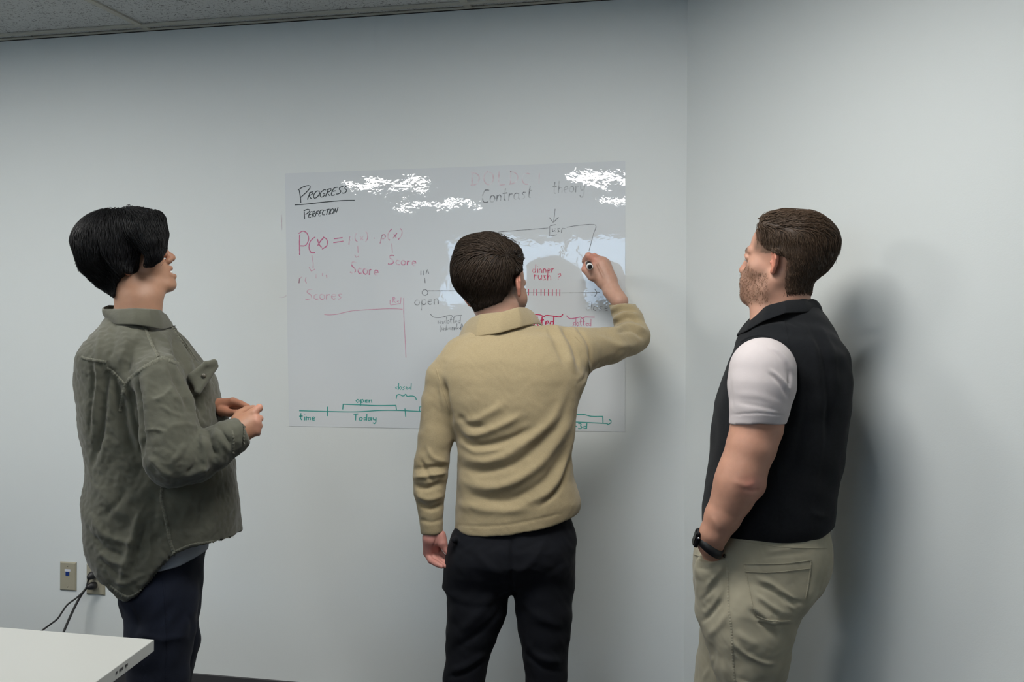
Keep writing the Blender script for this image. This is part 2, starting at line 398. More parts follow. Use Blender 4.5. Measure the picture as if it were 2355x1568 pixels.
# P(x) = p(x) . p(x)
write([[(686, 700-112), (687, 752-160)], smooth_path([(686, 545), (686, 570), (687, 592)]), smooth_path([(684, 543), (693, 537), (703, 542), (707, 556), (700, 570), (688, 571)]), smooth_path([(722, 550), (711, 560), (708, 575), (713, 586), (722, 586)]), smooth_path([(727, 555), (731, 567), (737, 574)]), smooth_path([(741, 552), (734, 560), (728, 570)]), smooth_path([(740, 550), (749, 556), (749, 570), (738, 578)]), [(765, 554), (785, 551)], [(764, 563), (787, 559)]], RM, 2.3, .03, 'pink formula on the sheet')
write(text('p(x)', 799, 558, 20, 21, -.05, .22), RF, 2.2, .35); write(text('.', 856, 556, 12, 14), RM, 3)
write(text('p(x)', 872, 554, 22, 23, -.1, .22, .15), RM, 2.3, .3)
write([smooth_path([(715, 593), (718, 610), (718, 622)]), smooth_path([(709, 620), (714, 629), (722, 624)]), smooth_path([(820, 569), (821, 585)]), smooth_path([(813, 590), (817, 596), (823, 593)]), [(898, 563), (900, 584)]], RF, 2.0, .15)
write(text('Score', 803, 631, 25, 24, .1, .12), RM, 2.6, .3, 'pink faded word under the formula'); write(text('Score', 890, 611, 22, 24, .05, .12), RM, 2.4, .3)
write([[(687, 645), (686, 657)], smooth_path([(692, 642), (687, 648), (686, 657)]), smooth_path([(702, 643), (700, 650), (703, 657)]), [(725, 636), (725, 645)], [(740, 633), (740, 640)], [(749, 637), (750, 645)]], RF, 2.0, .2)
write(text('Scores', 701, 695, 24, 27, -.03, .1), RF, 2.2, .25)
write([smooth_path([(745, 728), (755, 729), (775, 727), (810, 719), (860, 715), (900, 713), (925, 714)]), smooth_path([(927, 688), (928, 730), (932, 790), (934, 825)]), [(896, 693), (896, 705), (920, 701), (921, 687)]]+text('Re', 901, 699, 12, 13), RF, 1.7, .05, 'faint pink lines on the sheet')
# faded grey title lines
write(text('DOLD', 1078, 427, 30, 33, -.04, .3), RV, 3.0, .3); write(text('C l', 1195, 424, 26, 30, -.04, .2), RV, 2.6, .4)
write(text('Contrast', 1103, 468, 30, 26, -.12, .12, .1), KM, 2.2, .3, 'faded black word along the top of the sheet')
write(text('theory', 1266, 444, 28, 23, -.08, .14, .05), KF, 2.2, .3)
# diagram
write([[(1273, 479), (1270, 510)], [(1260, 499), (1269, 511), (1281, 498)]], KM, 1.6, .05)
write([[(1142, 534), (1150, 533), (1258, 523)], [(1261, 519), (1261, 542), (1278, 538)], [(1262, 518), (1275, 515)], [(1288, 534), (1289, 523), (1297, 524)], smooth_path([(1300, 521), (1330, 516), (1366, 515), (1362, 535), (1357, 555), (1352, 575)])], KM, 1.5, .12, 'thin grey box and lines at upper right of the sheet')
write(text('Mr', 1266, 532, 16, 16) if 'M' in GL else text('us', 1266, 532, 16, 18), K, 1.8, .35)
write([arc(976, 675, 7, 7, 0, 360, 12), [(983, 671), (1060, 670)], [(975, 641), (976, 653)], [(966, 625), (966, 635)], [(972, 625), (972, 635)]]+text('A', 978, 632, 10, 10), KM, 1.7, .08)
write([[(1195, 672), (1290, 672), (1378, 670)], [(1366, 662), (1372, 670), (1366, 680)]], KF, 1.6, .1)
write(text('open', 952, 705, 26, 26, -.06, .12), KM, 2.0, .3, 'faded black word open')
write(text('close', 1346, 712, 20, 22, 0, .14), KM, 1.8, .4)
write([smooth_path([(989, 724), (996, 731), (1012, 732), (1030, 727), (1038, 727), (1043, 733), (1046, 728), (1062, 726)])], KM, 1.7, .1)
write(text('unslotted', 1006, 747, 16, 11.5, -.04, .12, .1), KM, 1.8, .3, 'small faded black word unslotted'); write(text('(unbounded)', 1011, 762, 14, 9.5, -.05, .1, .1), KM, 1.8, .25)
write(text('dinner', 1222, 627, 20, 18, -.02, .13), RD, 2.0, .22, 'red words dinner rush'); write(text('rush', 1226, 642, 22, 20, .04, .12), RD, 2.0, .22); write(text('?', 1281, 642, 14, 18), RD, 2.0, .1)
write([[(x+.0, 664), (x, 679)] for x in (1214, 1226, 1233, 1243, 1251, 1260, 1269, 1278, 1286)], RD, 1.8, .05, 'row of small red tick marks')
write([smooth_path([(1205, 727), (1222, 723), (1241, 723), (1250, 727), (1256, 724), (1275, 726), (1288, 727), (1294, 721)])], RD, 2.3, 0, 'red curly bracket'); write([smooth_path([(1302, 724), (1310, 731), (1325, 729), (1335, 727), (1339, 731), (1344, 727), (1355, 727), (1367, 727)])], RM, 2.0, .0)
write(text('slotted', 1205, 748, 22, 20, 0, .12), RD, 2.8, 0, 'bold red word slotted'); write(text('slotted', 1316, 748, 18, 12.5, 0, .12), RM, 1.8, .1)
# teal timeline
write([smooth_path([(690, 950), (755, 951), (820, 951), (880, 947), (930, 947), (1000, 950), (1150, 956), (1300, 967), (1345, 969), (1400, 971)]), smooth_path([(1403, 962), (1409, 966), (1405, 971), (1398, 974)]), [(755, 940), (755, 962)], [(933, 942), (935, 961)], [(790, 946), (791, 933)], smooth_path([(790, 934), (830, 935), (870, 936), (912, 935)]), [(912, 935), (914, 947)], [(967, 948), (966, 938), (980, 937)], smooth_path([(1328, 951), (1345, 951), (1362, 955), (1388, 955)]), [(1388, 954), (1389, 970)], smooth_path([(913, 920), (914, 912), (921, 910), (929, 914), (935, 908), (937, 914), (948, 913), (956, 915), (959, 922)])], TL, 2.3, 0, 'teal hand-drawn timeline')
write(text('time', 690, 972, 17, 20, 0, .12), TL, 2.4, 0, 'teal word time'); write(text('Today', 815, 971, 15, 18, 0, .1), TL, 2.4, 0, 'teal word Today')
write(text('open', 820, 930, 15, 18, 0, .1), TL, 2.4, 0, 'teal word open'); write(text('closed', 910, 899, 15, 14, 0, .08), TL, 2.0, 0, 'teal word closed')
write(text('-3d', 1322, 984, 13, 18, 0, .15), TL, 2.8, 0, 'teal -3d mark')
# faint writing on the bare wall, left of the sheet
write([[(643, 500), (645, 535)], smooth_path([(640, 690), (650, 690), (657, 685)])], RV, 1.5, .3, off=.0012)
# ------------------------------------------------------------------ implicit-surface modelling
BIG = 1.0
def smin(a, b, k):
    if k <= 0: return np.minimum(a, b)
    h = np.clip(.5+.5*(b-a)/k, 0, 1); return b+(a-b)*h - k*h*(1-h)
class Grid:
    pad = 0.0
    def __init__(s, lo, hi, h):
        s.lo = np.array(lo, float); s.h = h; s.n = np.ceil((np.array(hi)-s.lo)/h).astype(int)+1
        s.v = np.full(s.n, BIG, np.float32)
        s.ax = [(s.lo[i]+h*np.arange(s.n[i])).astype(np.float32) for i in range(3)]
    def sub(s, lo, hi):
        a = np.clip(np.floor((np.array(lo)-s.lo)/s.h).astype(int), 0, s.n); b = np.clip(np.ceil((np.array(hi)-s.lo)/s.h).astype(int)+1, 0, s.n)
        sl = tuple(slice(a[i], b[i]) for i in range(3))
        X = s.ax[0][sl[0]][:, None, None]; Y = s.ax[1][sl[1]][None, :, None]; Z = s.ax[2][sl[2]][None, None, :]
        return sl, X, Y, Z
    def add(s, f, lo, hi, k=.01, op='u'):
        pad = k+2*s.h+s.pad
        sl, X, Y, Z = s.sub(np.array(lo)-pad, np.array(hi)+pad)
        if 0 in s.v[sl].shape: return
        d = np.broadcast_to(f(X, Y, Z), s.v[sl].shape)
        if op == 'u': s.v[sl] = smin(s.v[sl], d, k)
        elif op == 's': s.v[sl] = -smin(-s.v[sl], d, k)          # subtract
        elif op == 'i': s.v[sl] = -smin(-s.v[sl], -d, k)
    def cut(s, f, k=.0):
        """keep where f<0, over the whole grid"""
        X = s.ax[0][:, None, None]; Y = s.ax[1][None, :, None]; Z = s.ax[2][None, None, :]
        s.v = np.maximum(s.v, f(X, Y, Z)).astype(np.float32) if k == 0 else -smin(-s.v, -f(X, Y, Z), k)
    # primitives
    def ell(s, c, r, R=None, k=.01, op='u'):
        c = np.asarray(c, float); r = np.asarray(r, float); m = max(r)
        def f(X, Y, Z):
            x, y, z = X-c[0], Y-c[1], Z-c[2]
            if R is not None: x, y, z = (R[0, i]*x+R[1, i]*y+R[2, i]*z for i in range(3))
            q = np.sqrt((x/r[0])**2+(y/r[1])**2+(z/r[2])**2)+1e-6
            g = np.sqrt((x/r[0]**2)**2+(y/r[1]**2)**2+(z/r[2]**2)**2)+1e-6
            return q*(q-1)/g
        s.add(f, c-m, c+m, k, op)
    def rc(s, a, b, ra, rb, k=.01, op='u'):
        a = np.asarray(a, float); b = np.asarray(b, float); d = b-a; L2 = max(float(d@d), 1e-9)
        def f(X, Y, Z):
            t = np.clip(((X-a[0])*d[0]+(Y-a[1])*d[1]+(Z-a[2])*d[2])/L2, 0, 1)
            return np.sqrt((X-a[0]-t*d[0])**2+(Y-a[1]-t*d[1])**2+(Z-a[2]-t*d[2])**2)-(ra+(rb-ra)*t)
        m = max(ra, rb); s.add(f, np.minimum(a, b)-m, np.maximum(a, b)+m, k, op)
    def chain(s, P, R, k=.008, k0=None, op='u'):
        g = None
        P = [np.asarray(p, float) for p in P]
        m = max(R); lo = np.min(P, axis=0)-m; hi = np.max(P, axis=0)+m
        def f(X, Y, Z):
            v = None
            for i in range(len(P)-1):
                a, b = P[i], P[i+1]; d = b-a; L2 = max(float(d@d), 1e-9)
                t = np.clip(((X-a[0])*d[0]+(Y-a[1])*d[1]+(Z-a[2])*d[2])/L2, 0, 1)
                q = np.sqrt((X-a[0]-t*d[0])**2+(Y-a[1]-t*d[1])**2+(Z-a[2]-t*d[2])**2)-(R[i]+(R[i+1]-R[i])*t)
                v = q if v is None else smin(v, q, k*.5)
            return v
        s.add(f, lo, hi, k if k0 is None else k0, op)
    def loft(s, T, k=.01, p=2.3, op='u', ycf=None, shear=None):
        """T rows: z, x_left, x_right, y_centre, half_depth"""
        T = np.array(sorted(T, key=lambda r: r[0]), float); z0, z1 = T[0, 0], T[-1, 0]
        zz = np.linspace(z0, z1, 200)
        def sm(c):
            v = np.interp(zz, T[:, 0], T[:, c]); ker = np.hanning(13); ker /= ker.sum()
            return np.convolve(np.pad(v, 6, 'edge'), ker, 'valid')
        cols = [sm(c) for c in range(1, 5)]
        def f(X, Y, Z):
            xl, xr, yc, hd = (np.interp(Z, zz, c_) for c_ in cols)
            cx = (xl+xr)/2; hw = (xr-xl)/2
            u = np.abs((X-cx)/hw); v = np.abs((Y-yc)/hd)
            q = (u**p+v**p)**(1/p)
            d = (q-1)*np.minimum(hw, hd)*1.0
            return np.maximum(d, np.maximum(z0-Z, Z-z1))
        m = T[:, 4].max()
        s.add(f, (T[:, 1].min(), (T[:, 3]-T[:, 4]).min(), z0), (T[:, 2].max(), (T[:, 3]+T[:, 4]).max(), z1), k, op)
    def sample(s, P):
        q = (np.asarray(P)-s.lo)/s.h; q = np.clip(q, 0, np.array(s.n)-1.001); i = q.astype(int); f = q-i; v = 0
        for dx in (0, 1):
            for dy in (0, 1):
                for dz in (0, 1):
                    v = v + s.v[i[:, 0]+dx, i[:, 1]+dy, i[:, 2]+dz]*(f[:, 0] if dx else 1-f[:, 0])*(f[:, 1] if dy else 1-f[:, 1])*(f[:, 2] if dz else 1-f[:, 2])
        return v
    def grad(s, P):
        e = s.h; P = np.asarray(P); g = np.stack([s.sample(P+np.eye(3)[i]*e)-s.sample(P-np.eye(3)[i]*e) for i in range(3)], 1)
        return g/(np.linalg.norm(g, axis=1)[:, None]+1e-9)
    def surf(s):
        """naive surface nets -> verts, quads"""
        v = s.v; ins = v < 0; n = v.shape
        c = ins[:-1, :-1, :-1].astype(np.int8)
        for dx in (0, 1):
            for dy in (0, 1):
                for dz in (0, 1):
                    if dx+dy+dz: c = c+ins[dx:n[0]-1+dx, dy:n[1]-1+dy, dz:n[2]-1+dz]
        act = np.argwhere((c > 0) & (c < 8)); idx = np.full(c.shape, -1, np.int32); idx[tuple(act.T)] = np.arange(len(act))
        acc = np.zeros((len(act), 3)); cnt = np.zeros(len(act))
        a = act
        for ax in range(3):
            o1, o2 = [i for i in range(3) if i != ax]
            for e1 in (0, 1):
                for e2 in (0, 1):
                    q = a.copy(); q[:, o1] += e1; q[:, o2] += e2; r = q.copy(); r[:, ax] += 1
                    va = v[tuple(q.T)]; vb = v[tuple(r.T)]; m = (va < 0) != (vb < 0)
                    t = va[m]/(va[m]-vb[m]); p = q[m].astype(float); p[:, ax] += t; acc[m] += p; cnt[m] += 1
        V = s.lo + acc/cnt[:, None]*s.h
        Q = []
        for ax in range(3):
            o1, o2 = [(1, 2), (2, 0), (0, 1)][ax]
            A = ins; sl0 = [slice(None)]*3; sl1 = [slice(None)]*3; sl0[ax] = slice(0, -1); sl1[ax] = slice(1, None)
            m = A[tuple(sl0)] != A[tuple(sl1)]; e = np.argwhere(m)
            e = e[(e[:, o1] > 0) & (e[:, o2] > 0) & (e[:, o1] < n[o1]-1) & (e[:, o2] < n[o2]-1)]
            if not len(e): continue
            flip = A[tuple(e.T)]
            def g(d1, d2):
                q = e.copy(); q[:, o1] -= d1; q[:, o2] -= d2; return idx[tuple(q.T)]
            quad = np.stack([g(1, 1), g(0, 1), g(0, 0), g(1, 0)], 1)
            quad[~flip] = quad[~flip][:, ::-1]; Q.append(quad)
        Q = np.vstack(Q); Q = Q[(Q >= 0).all(1)]
        return V, Q
def relax(V, Q, it=2, lam=.5):
    E = np.vstack([Q[:, [0, 1]], Q[:, [1, 2]], Q[:, [2, 3]], Q[:, [3, 0]]])
    n = len(V); d = np.bincount(E[:, 0], minlength=n)+np.bincount(E[:, 1], minlength=n)
    for _ in range(it):
        S = np.stack([np.bincount(E[:, 0], V[E[:, 1], i], n)+np.bincount(E[:, 1], V[E[:, 0], i], n) for i in range(3)], 1)
        V = V+lam*(S/np.maximum(d, 1)[:, None]-V)
    return V
def normals(V, Q):
    a = V[Q[:, 2]]-V[Q[:, 0]]; b = V[Q[:, 3]]-V[Q[:, 1]]; nf = np.cross(a, b); n = len(V); out = np.zeros((n, 3))
    for c in range(4):
        for i in range(3): out[:, i] += np.bincount(Q[:, c], nf[:, i], n)
    return out/(np.linalg.norm(out, axis=1)[:, None]+1e-12)
def keep_main(V, Q, frac=.02):
    """drop tiny loose crumbs"""
    n = len(V); lab = np.arange(n)
    E = np.vstack([Q[:, [0, 1]], Q[:, [1, 2]], Q[:, [2, 3]], Q[:, [3, 0]]])
    for _ in range(400):
        m = np.minimum(lab[E[:, 0]], lab[E[:, 1]]); new = lab.copy(); np.minimum.at(new, E[:, 0], m); np.minimum.at(new, E[:, 1], m); new = new[new]
        if (new == lab).all(): break
        lab = new
    cnt = np.bincount(lab, minlength=n); ok = cnt[lab] > frac*n
    mp = np.cumsum(ok)-1; Q = Q[ok[Q].all(1)]
    return V[ok], mp[Q]
def npmesh(name, V, Q, m, parent=None, col=None):
    me = bpy.data.meshes.new(name); V = np.asarray(V, np.float32); Q = np.asarray(Q, np.int32)
    me.vertices.add(len(V)); me.vertices.foreach_set('co', V.ravel())
    k = Q.shape[1]; me.loops.add(Q.size); me.loops.foreach_set('vertex_index', Q.ravel())
    me.polygons.add(len(Q)); me.polygons.foreach_set('loop_start', np.arange(0, Q.size, k, dtype=np.int32)); me.polygons.foreach_set('loop_total', np.full(len(Q), k, np.int32))
    me.polygons.foreach_set('use_smooth', np.ones(len(Q), bool)); me.update(calc_edges=True)
    if col is not None:
        at = me.color_attributes.new('Col', 'FLOAT_COLOR', 'POINT'); at.data.foreach_set('color', np.c_[col, np.ones(len(col))].astype(np.float32).ravel())
    return link(name, me, m, parent)
def sstep(x, a, b):
    t = np.clip((x-a)/(b-a), 0, 1); return t*t*(3-2*t)
def polydist(px, py, L):
    """distance and arc fraction to a polyline, in pixels"""
    L = np.asarray(L, float); best = np.full(len(px), 1e9); fr = np.zeros(len(px)); seg = np.hypot(*np.diff(L, axis=0).T); cum = np.r_[0, np.cumsum(seg)]
    for i in range(len(L)-1):
        a, b = L[i], L[i+1]; d = b-a; t = np.clip(((px-a[0])*d[0]+(py-a[1])*d[1])/(d@d+1e-9), 0, 1)
        q = np.hypot(px-a[0]-t*d[0], py-a[1]-t*d[1]); m = q < best; best[m] = q[m]; fr[m] = (cum[i]+t[m]*seg[i])/cum[-1]
    return best, fr
def folds(V, Nn, FL, view=-1, curve=True):
    """FL: (points in px, width px, height m). Raised (+) or sunk (-) cloth folds on the side seen from the front"""
    px, py = PIX(V); C = np.array((0, 0, HC)); d = C-V; d /= np.linalg.norm(d, axis=1)[:, None]
    fac = sstep((Nn*d).sum(1), .0, .35)
    off = np.zeros(len(V))
    for L, wd, am in FL:
        L = smooth_path(L, 4) if len(L) > 2 else np.asarray(L, float)
        q, fr = polydist(px, py, L)
        off += am*np.exp(-(q/wd)**2)*np.clip(np.sin(np.pi*np.clip(fr*.9+.05, 0, 1))*1.6, 0, 1)
    return V+Nn*(off*fac)[:, None]
def waves(V, amp, lam, seed, stretch=(1, 1, 1), n=10, ridged=False):
    r = np.random.default_rng(seed); h = np.zeros(len(V)); S = np.array(stretch)
    Wp = V*S; Wp = Wp + .35*lam*np.sin(Wp[:, [1, 2, 0]]/lam*2.1+seed)
    for i in range(n):
        d = r.normal(size=3); d /= np.linalg.norm(d); f = 2*np.pi/lam*r.uniform(.6, 1.7); h += np.sin(Wp@d*f+r.uniform(0, 6.28))
    h /= np.sqrt(n/2)
    if ridged: h = 1-np.abs(h)*1.2
    return h*amp
def rot(yaw, pitch=0, roll=0, face=(0, 1, 0)):
    """columns: right, forward, up. yaw turns forward from +Y towards +X"""
    cy, sy = math.cos(yaw), math.sin(yaw); f = np.array((sy, cy, 0)); r = np.array((cy, -sy, 0)); u = np.array((0, 0, 1.))
    cp, sp = math.cos(pitch), math.sin(pitch); f, u = f*cp+u*sp, u*cp-f*sp
    cr, sr = math.cos(roll), math.sin(roll); r, u = r*cr-u*sr, u*cr+r*sr     # roll>0 tips the crown to its right
    return np.stack([r, f, u], 1)
class Frame:
    def __init__(s, R, O=(0, 0, 0), S=1.0): s.R, s.O, s.S = R, np.asarray(O, float), S
    def __call__(s, x, y, z): return s.O+s.R@(np.array((x, y, z), float)*s.S)
    def inv(s, P): return (np.asarray(P)-s.O)@s.R/s.S
    def anchor(s, loc, world): s.O = np.asarray(world)-s.R@(np.array(loc, float)*s.S); return s
def build_head(g, T, jaw=1.0, nose=1.0, smile=0, ear_out=.0, lips=1.0, cheek=1.0):
    S = T.S; E = lambda c, r, k=.02, op='u': g.ell(T(*c), np.array(r)*S, T.R, k*S, op)
    C = lambda P, R, k=.01, op='u': g.chain([T(*p) for p in P], [r*S for r in R], k*S, None, op)
    E((0, -.018, .042), (.077, .097, .080)); E((0, .028, .040), (.066, .062, .068))
    E((0, .040, -.020), (.058*cheek, .048, .066)); E((0, .022, -.058), (.052*jaw, .050, .046))
    for s_ in (-1, 1):
        C([(s_*.052*jaw, -.008, -.045), (s_*.046*jaw, .012, -.072), (s_*.020, .062, -.092)], [.017, .017, .017], .02)
        E((s_*.040*cheek, .052, -.022), (.022, .026, .026), .02)
    E((0, .070, -.095), (.023, .020, .019), .015)                     # chin
    E((0, .070, -.058), (.030, .024, .030), .015)                     # mouth mound
    for s_ in (-1, 1): E((s_*.031, .091, .006), (.020, .013, .013), .012, 's')   # sockets
    C([(-.045, .074, .024), (-.022, .088, .022), (0, .086, .020), (.022, .088, .022), (.045, .074, .024)], [.009, .011, .009, .011, .009], .012)
    C([(0, .088, .016), (0, .100, -.010), (0, .109, -.030*nose)], [.008, .0095, .0115], .010)
    for s_ in (-1, 1):
        E((s_*.0125, .098, -.035), (.0085, .011, .0085), .006)
        E((s_*.0075, .104, -.0435), (.0038, .0065, .0045), .003, 's')
        E((s_*.031, .080, .004), (.0155, .0135, .0115), .004)         # eyeball under its lids
        C([(s_*.017, .090, .006), (s_*.031, .0955, .010), (s_*.046, .085, .005)], [.0025, .0035, .0025], .003)
    C([(-.021, .085, -.060), (-.008, .0945, -.055), (0, .0945, -.0565), (.008, .0945, -.055), (.021, .085, -.060)], [.003, .0055, .005, .0055, .003], .005)
    dz = -.0085*smile
    C([(-.019, .085, -.064+dz), (0, .0925, -.0715+dz), (.019, .085, -.064+dz)], [.003, .0065, .003], .005)
    if smile: E((0, .092, -.0655), (.016, .010, .0042), .002, 's')
    else: C([(-.022, .092, -.0615), (0, .101, -.0635), (.022, .092, -.0615)], [.0012, .0016, .0012], .002, 's')
    # ears
    for s_ in (-1, 1):
        Re = T.R@np.array(((math.cos(.35+ear_out), -s_*math.sin(.35+ear_out), 0), (s_*math.sin(.35+ear_out), math.cos(.35+ear_out), 0), (0, 0, 1.)))
        c = T(s_*(.079+ear_out*.012), -.012, .000)
        def L(x, y, z): return c+Re@(np.array((s_*x, y, z))*S)
        g.ell(L(0, 0, .004), np.array((.0055, .0165, .026))*S, Re, .004*S)
        g.chain([L(-.004, .012, .002), L(.003, .014, .018), L(.006, .004, .0285), L(.008, -.010, .0235), L(.008, -.0165, .008), L(.006, -.0125, -.010), L(.002, -.002, -.024)], [.003*S, .0032*S, .0036*S, .0038*S, .0038*S, .0036*S, .005*S], .003*S)
        g.ell(L(.0015, .003, -.025), np.array((.0045, .0075, .0085))*S, Re, .004*S)
        g.chain([L(.004, -.006, .018), L(.006, -.009, .006), L(.004, -.004, -.008)], [.0022*S]*3, .003*S)
        g.ell(L(.007, .004, .000), np.array((.0055, .0075, .012))*S, Re, .003*S, 's')
        g.ell(L(.003, .011, -.002), np.array((.005, .004, .006))*S, Re, .003*S)
def strands(name, g, seeds, flow, m, parent, length=.05, steps=8, rad=.0007, lift=.002, tipz=.0, jitter=.25, col=None, seed=1, curl=0.0, lenf=None, liftf=None):
    """locks of hair traced along the hair surface; one mesh"""
    r = np.random.default_rng(seed); P = seeds.copy(); n = len(P)
    Ls = length*r.uniform(.6, 1.25, n)
    if lenf is not None: Ls = Ls*lenf(seeds)
    li = (np.full(n, lift) if liftf is None else liftf(seeds))*r.uniform(.2, 1.6, n)
    pts = [P.copy()]; jd = r.normal(size=(n, 3))*jitter; A = []
    for k in range(steps):
        G = g.grad(P); d = flow(P)+jd*(1+.3*curl*math.sin(k)); d = d-G*(d*G).sum(1)[:, None]; d /= np.linalg.norm(d, axis=1)[:, None]+1e-9
        P = P+d*(Ls/steps)[:, None]; G = g.grad(P); P = P-G*(g.sample(P)-li*min(1, (k+1)/2.))[:, None]*.9
        pts.append(P.copy())
    pts = np.array(pts)    # steps+1, n, 3
    T_ = np.gradient(pts, axis=0); T_ /= np.linalg.norm(T_, axis=2)[..., None]+1e-9
    G0 = g.grad(pts[steps//2]); A = np.cross(T_, G0[None]); A /= np.linalg.norm(A, axis=2)[..., None]+1e-9; B = np.cross(A, T_)
    rr = rad*r.uniform(.6, 1.4, n); tp = np.linspace(1, 0, steps+1)**.5; tp[0] = .8; tp[-1] = .12
    V = np.zeros((n, steps+1, 3, 3))
    for c in range(3):
        a = 2*math.pi*c/3+math.pi/2
        V[:, :, c] = (pts+(A*math.cos(a)*1.3+B*math.sin(a)*.8)*(rr[None, :, None]*tp[:, None, None])).transpose(1, 0, 2)
    base = (np.arange(n)*(steps+1)*3)[:, None, None, None]; k_ = (np.arange(steps)*3)[None, :, None, None]; c_ = np.arange(3)[None, None, :, None]
    q = np.concatenate([base+k_+c_, base+k_+(c_+1) % 3, base+k_+3+(c_+1) % 3, base+k_+3+c_], 3)
    cc = None
    if col is not None:
        cv = col(seeds)*r.uniform(.65, 1.35, n)[:, None]; cc = np.repeat(cv, (steps+1)*3, axis=0)
    return V.reshape(-1, 3), q.reshape(-1, 4), cc
def join(parts):
    Vs, Qs, Cs, k = [], [], [], 0
    for p in parts:
        V, Q = p[0], p[1]; Vs.append(V); Qs.append(Q+k); k += len(V)
        if len(p) > 2 and p[2] is not None: Cs.append(p[2])
    return np.vstack(Vs), np.vstack(Qs), (np.vstack(Cs) if Cs else None)
def project(objs, pts, off=.001):
    """drop pixel points onto the nearest of the given objects as seen from the front"""
    out = []; C = Vector((0, 0, HC))
    for p in pts:
        d = Vector(W(p[0], p[1], 1.0))-C; d.normalize(); best = None
        for t in objs:
            h = t.ray_cast(C, d)
            if h[0] is not None and (best is None or h[3] < best[3]): best = h
        out.append(None if best is None else (np.array(best[0])+np.array(best[1])*off, np.array(best[1])))
    return out
def bvh(o):
    me = o.data; V = np.zeros(len(me.vertices)*3); me.vertices.foreach_get('co', V)
    return BVHTree.FromPolygons(V.reshape(-1, 3).tolist(), [tuple(p.vertices) for p in me.polygons])
def seam(name, trees, L, wpx, m, parent, h=.0012, pucker=0.0, step=2.5, n=5):
    """a raised strip of cloth sewn on along a line"""
    L = smooth_path(L, 6) if len(L) > 2 else np.asarray(L, float); d = np.r_[0, np.cumsum(np.hypot(*np.diff(L, axis=0).T))]
    k = max(4, int(d[-1]/step)); s_ = np.linspace(0, d[-1], k); P = np.c_[np.interp(s_, d, L[:, 0]), np.interp(s_, d, L[:, 1])]
    t = np.gradient(P, axis=0); t /= np.linalg.norm(t, axis=1)[:, None]+1e-9; nn = np.c_[-t[:, 1], t[:, 0]]
    pts = []; prof = [0, 1, .75, 1, 0] if n == 5 else [0, 1, 0]
    for i in range(k):
        for j, a in enumerate(np.linspace(-.5, .5, n)): pts.append(P[i]+nn[i]*a*wpx)
    H = project(trees, pts, 0); V = []; last = None
    for q, hh in enumerate(H):
        if hh is None:
            if last is None: continue
            hh = last
        last = hh; i, j = divmod(q, n)
        V.append(hh[0]+hh[1]*(-.0012 + (h+.0012)*prof[j]*(1+pucker*math.sin(i*2.4))))
    k = len(V)//n; Fc = [(i*n+j, i*n+j+1, (i+1)*n+j+1, (i+1)*n+j) for i in range(k-1) for j in range(n-1)]
    if k < 2: return None
    return pydata(name, V, Fc, m, parent, True)
# ------------------------------------------------------------------ shared by the people
def r_(px, Y): return px/F*Y
def rows(L, Y=None, hd=None):
    """L: (py, x_left, x_right[, Y, half depth])"""
    out = []
    for q in L:
        y = q[3] if len(q) > 3 else Y; h = q[4] if len(q) > 4 else hd
        a = W(q[1], q[0], y); b = W(q[2], q[0], y); out.append((a[2], a[0], b[0], y, h))
    return out
def pchain(g, L, k=.012, op='u', k0=None):
    """L: (px, py, Y, radius px)"""
    g.chain([W(a, b, y) for a, b, y, r in L], [r_(r, y) for a, b, y, r in L], k, k0, op)
def pgrid(x0, x1, y0, y1, Y0, Y1, h):
    a = W(x0, y1, Y0); b = W(x1, y0, Y0); c = W(x0, y1, Y1); d = W(x1, y0, Y1)
    P = np.array([a, b, c, d]); return Grid(P.min(0), P.max(0), h)
def finish(g, it=2, lam=.5, main=True):
    V, Q = g.surf()
    if main: V, Q = keep_main(V, Q)
    V = relax(V, Q, it, lam); return V, Q
def skin_mat(name, rough=.5):
    m = mat(name, (.5, .4, .3), rough, .4); vcol(m); b = m.node_tree.nodes['Principled BSDF']
    b.inputs['Subsurface Weight'].default_value = .12; b.inputs['Subsurface Radius'].default_value = (.012, .005, .003); b.inputs['Subsurface Scale'].default_value = .5
    bump(m, 900, .25, .0006, 3, colvar=.05, colscale=60); return m
def cloth_mat(name, col, scale=900, st=.35, dist=.0008, var=.06, cs=30, stretch=None, rough=.9, sheen=.15):
    m = mat(name, col, rough, .2, sheen=sheen); return bump(m, scale, st, dist, 3, stretch, colvar=var, colscale=cs)
def mixc(a, b, t): return np.asarray(a)*(1-t[:, None])+np.asarray(b)*t[:, None]
def hair_mat(name, rough=.5, spec=.22):
    m = mat(name, (.02, .02, .02), rough, spec); vcol(m)
    return m
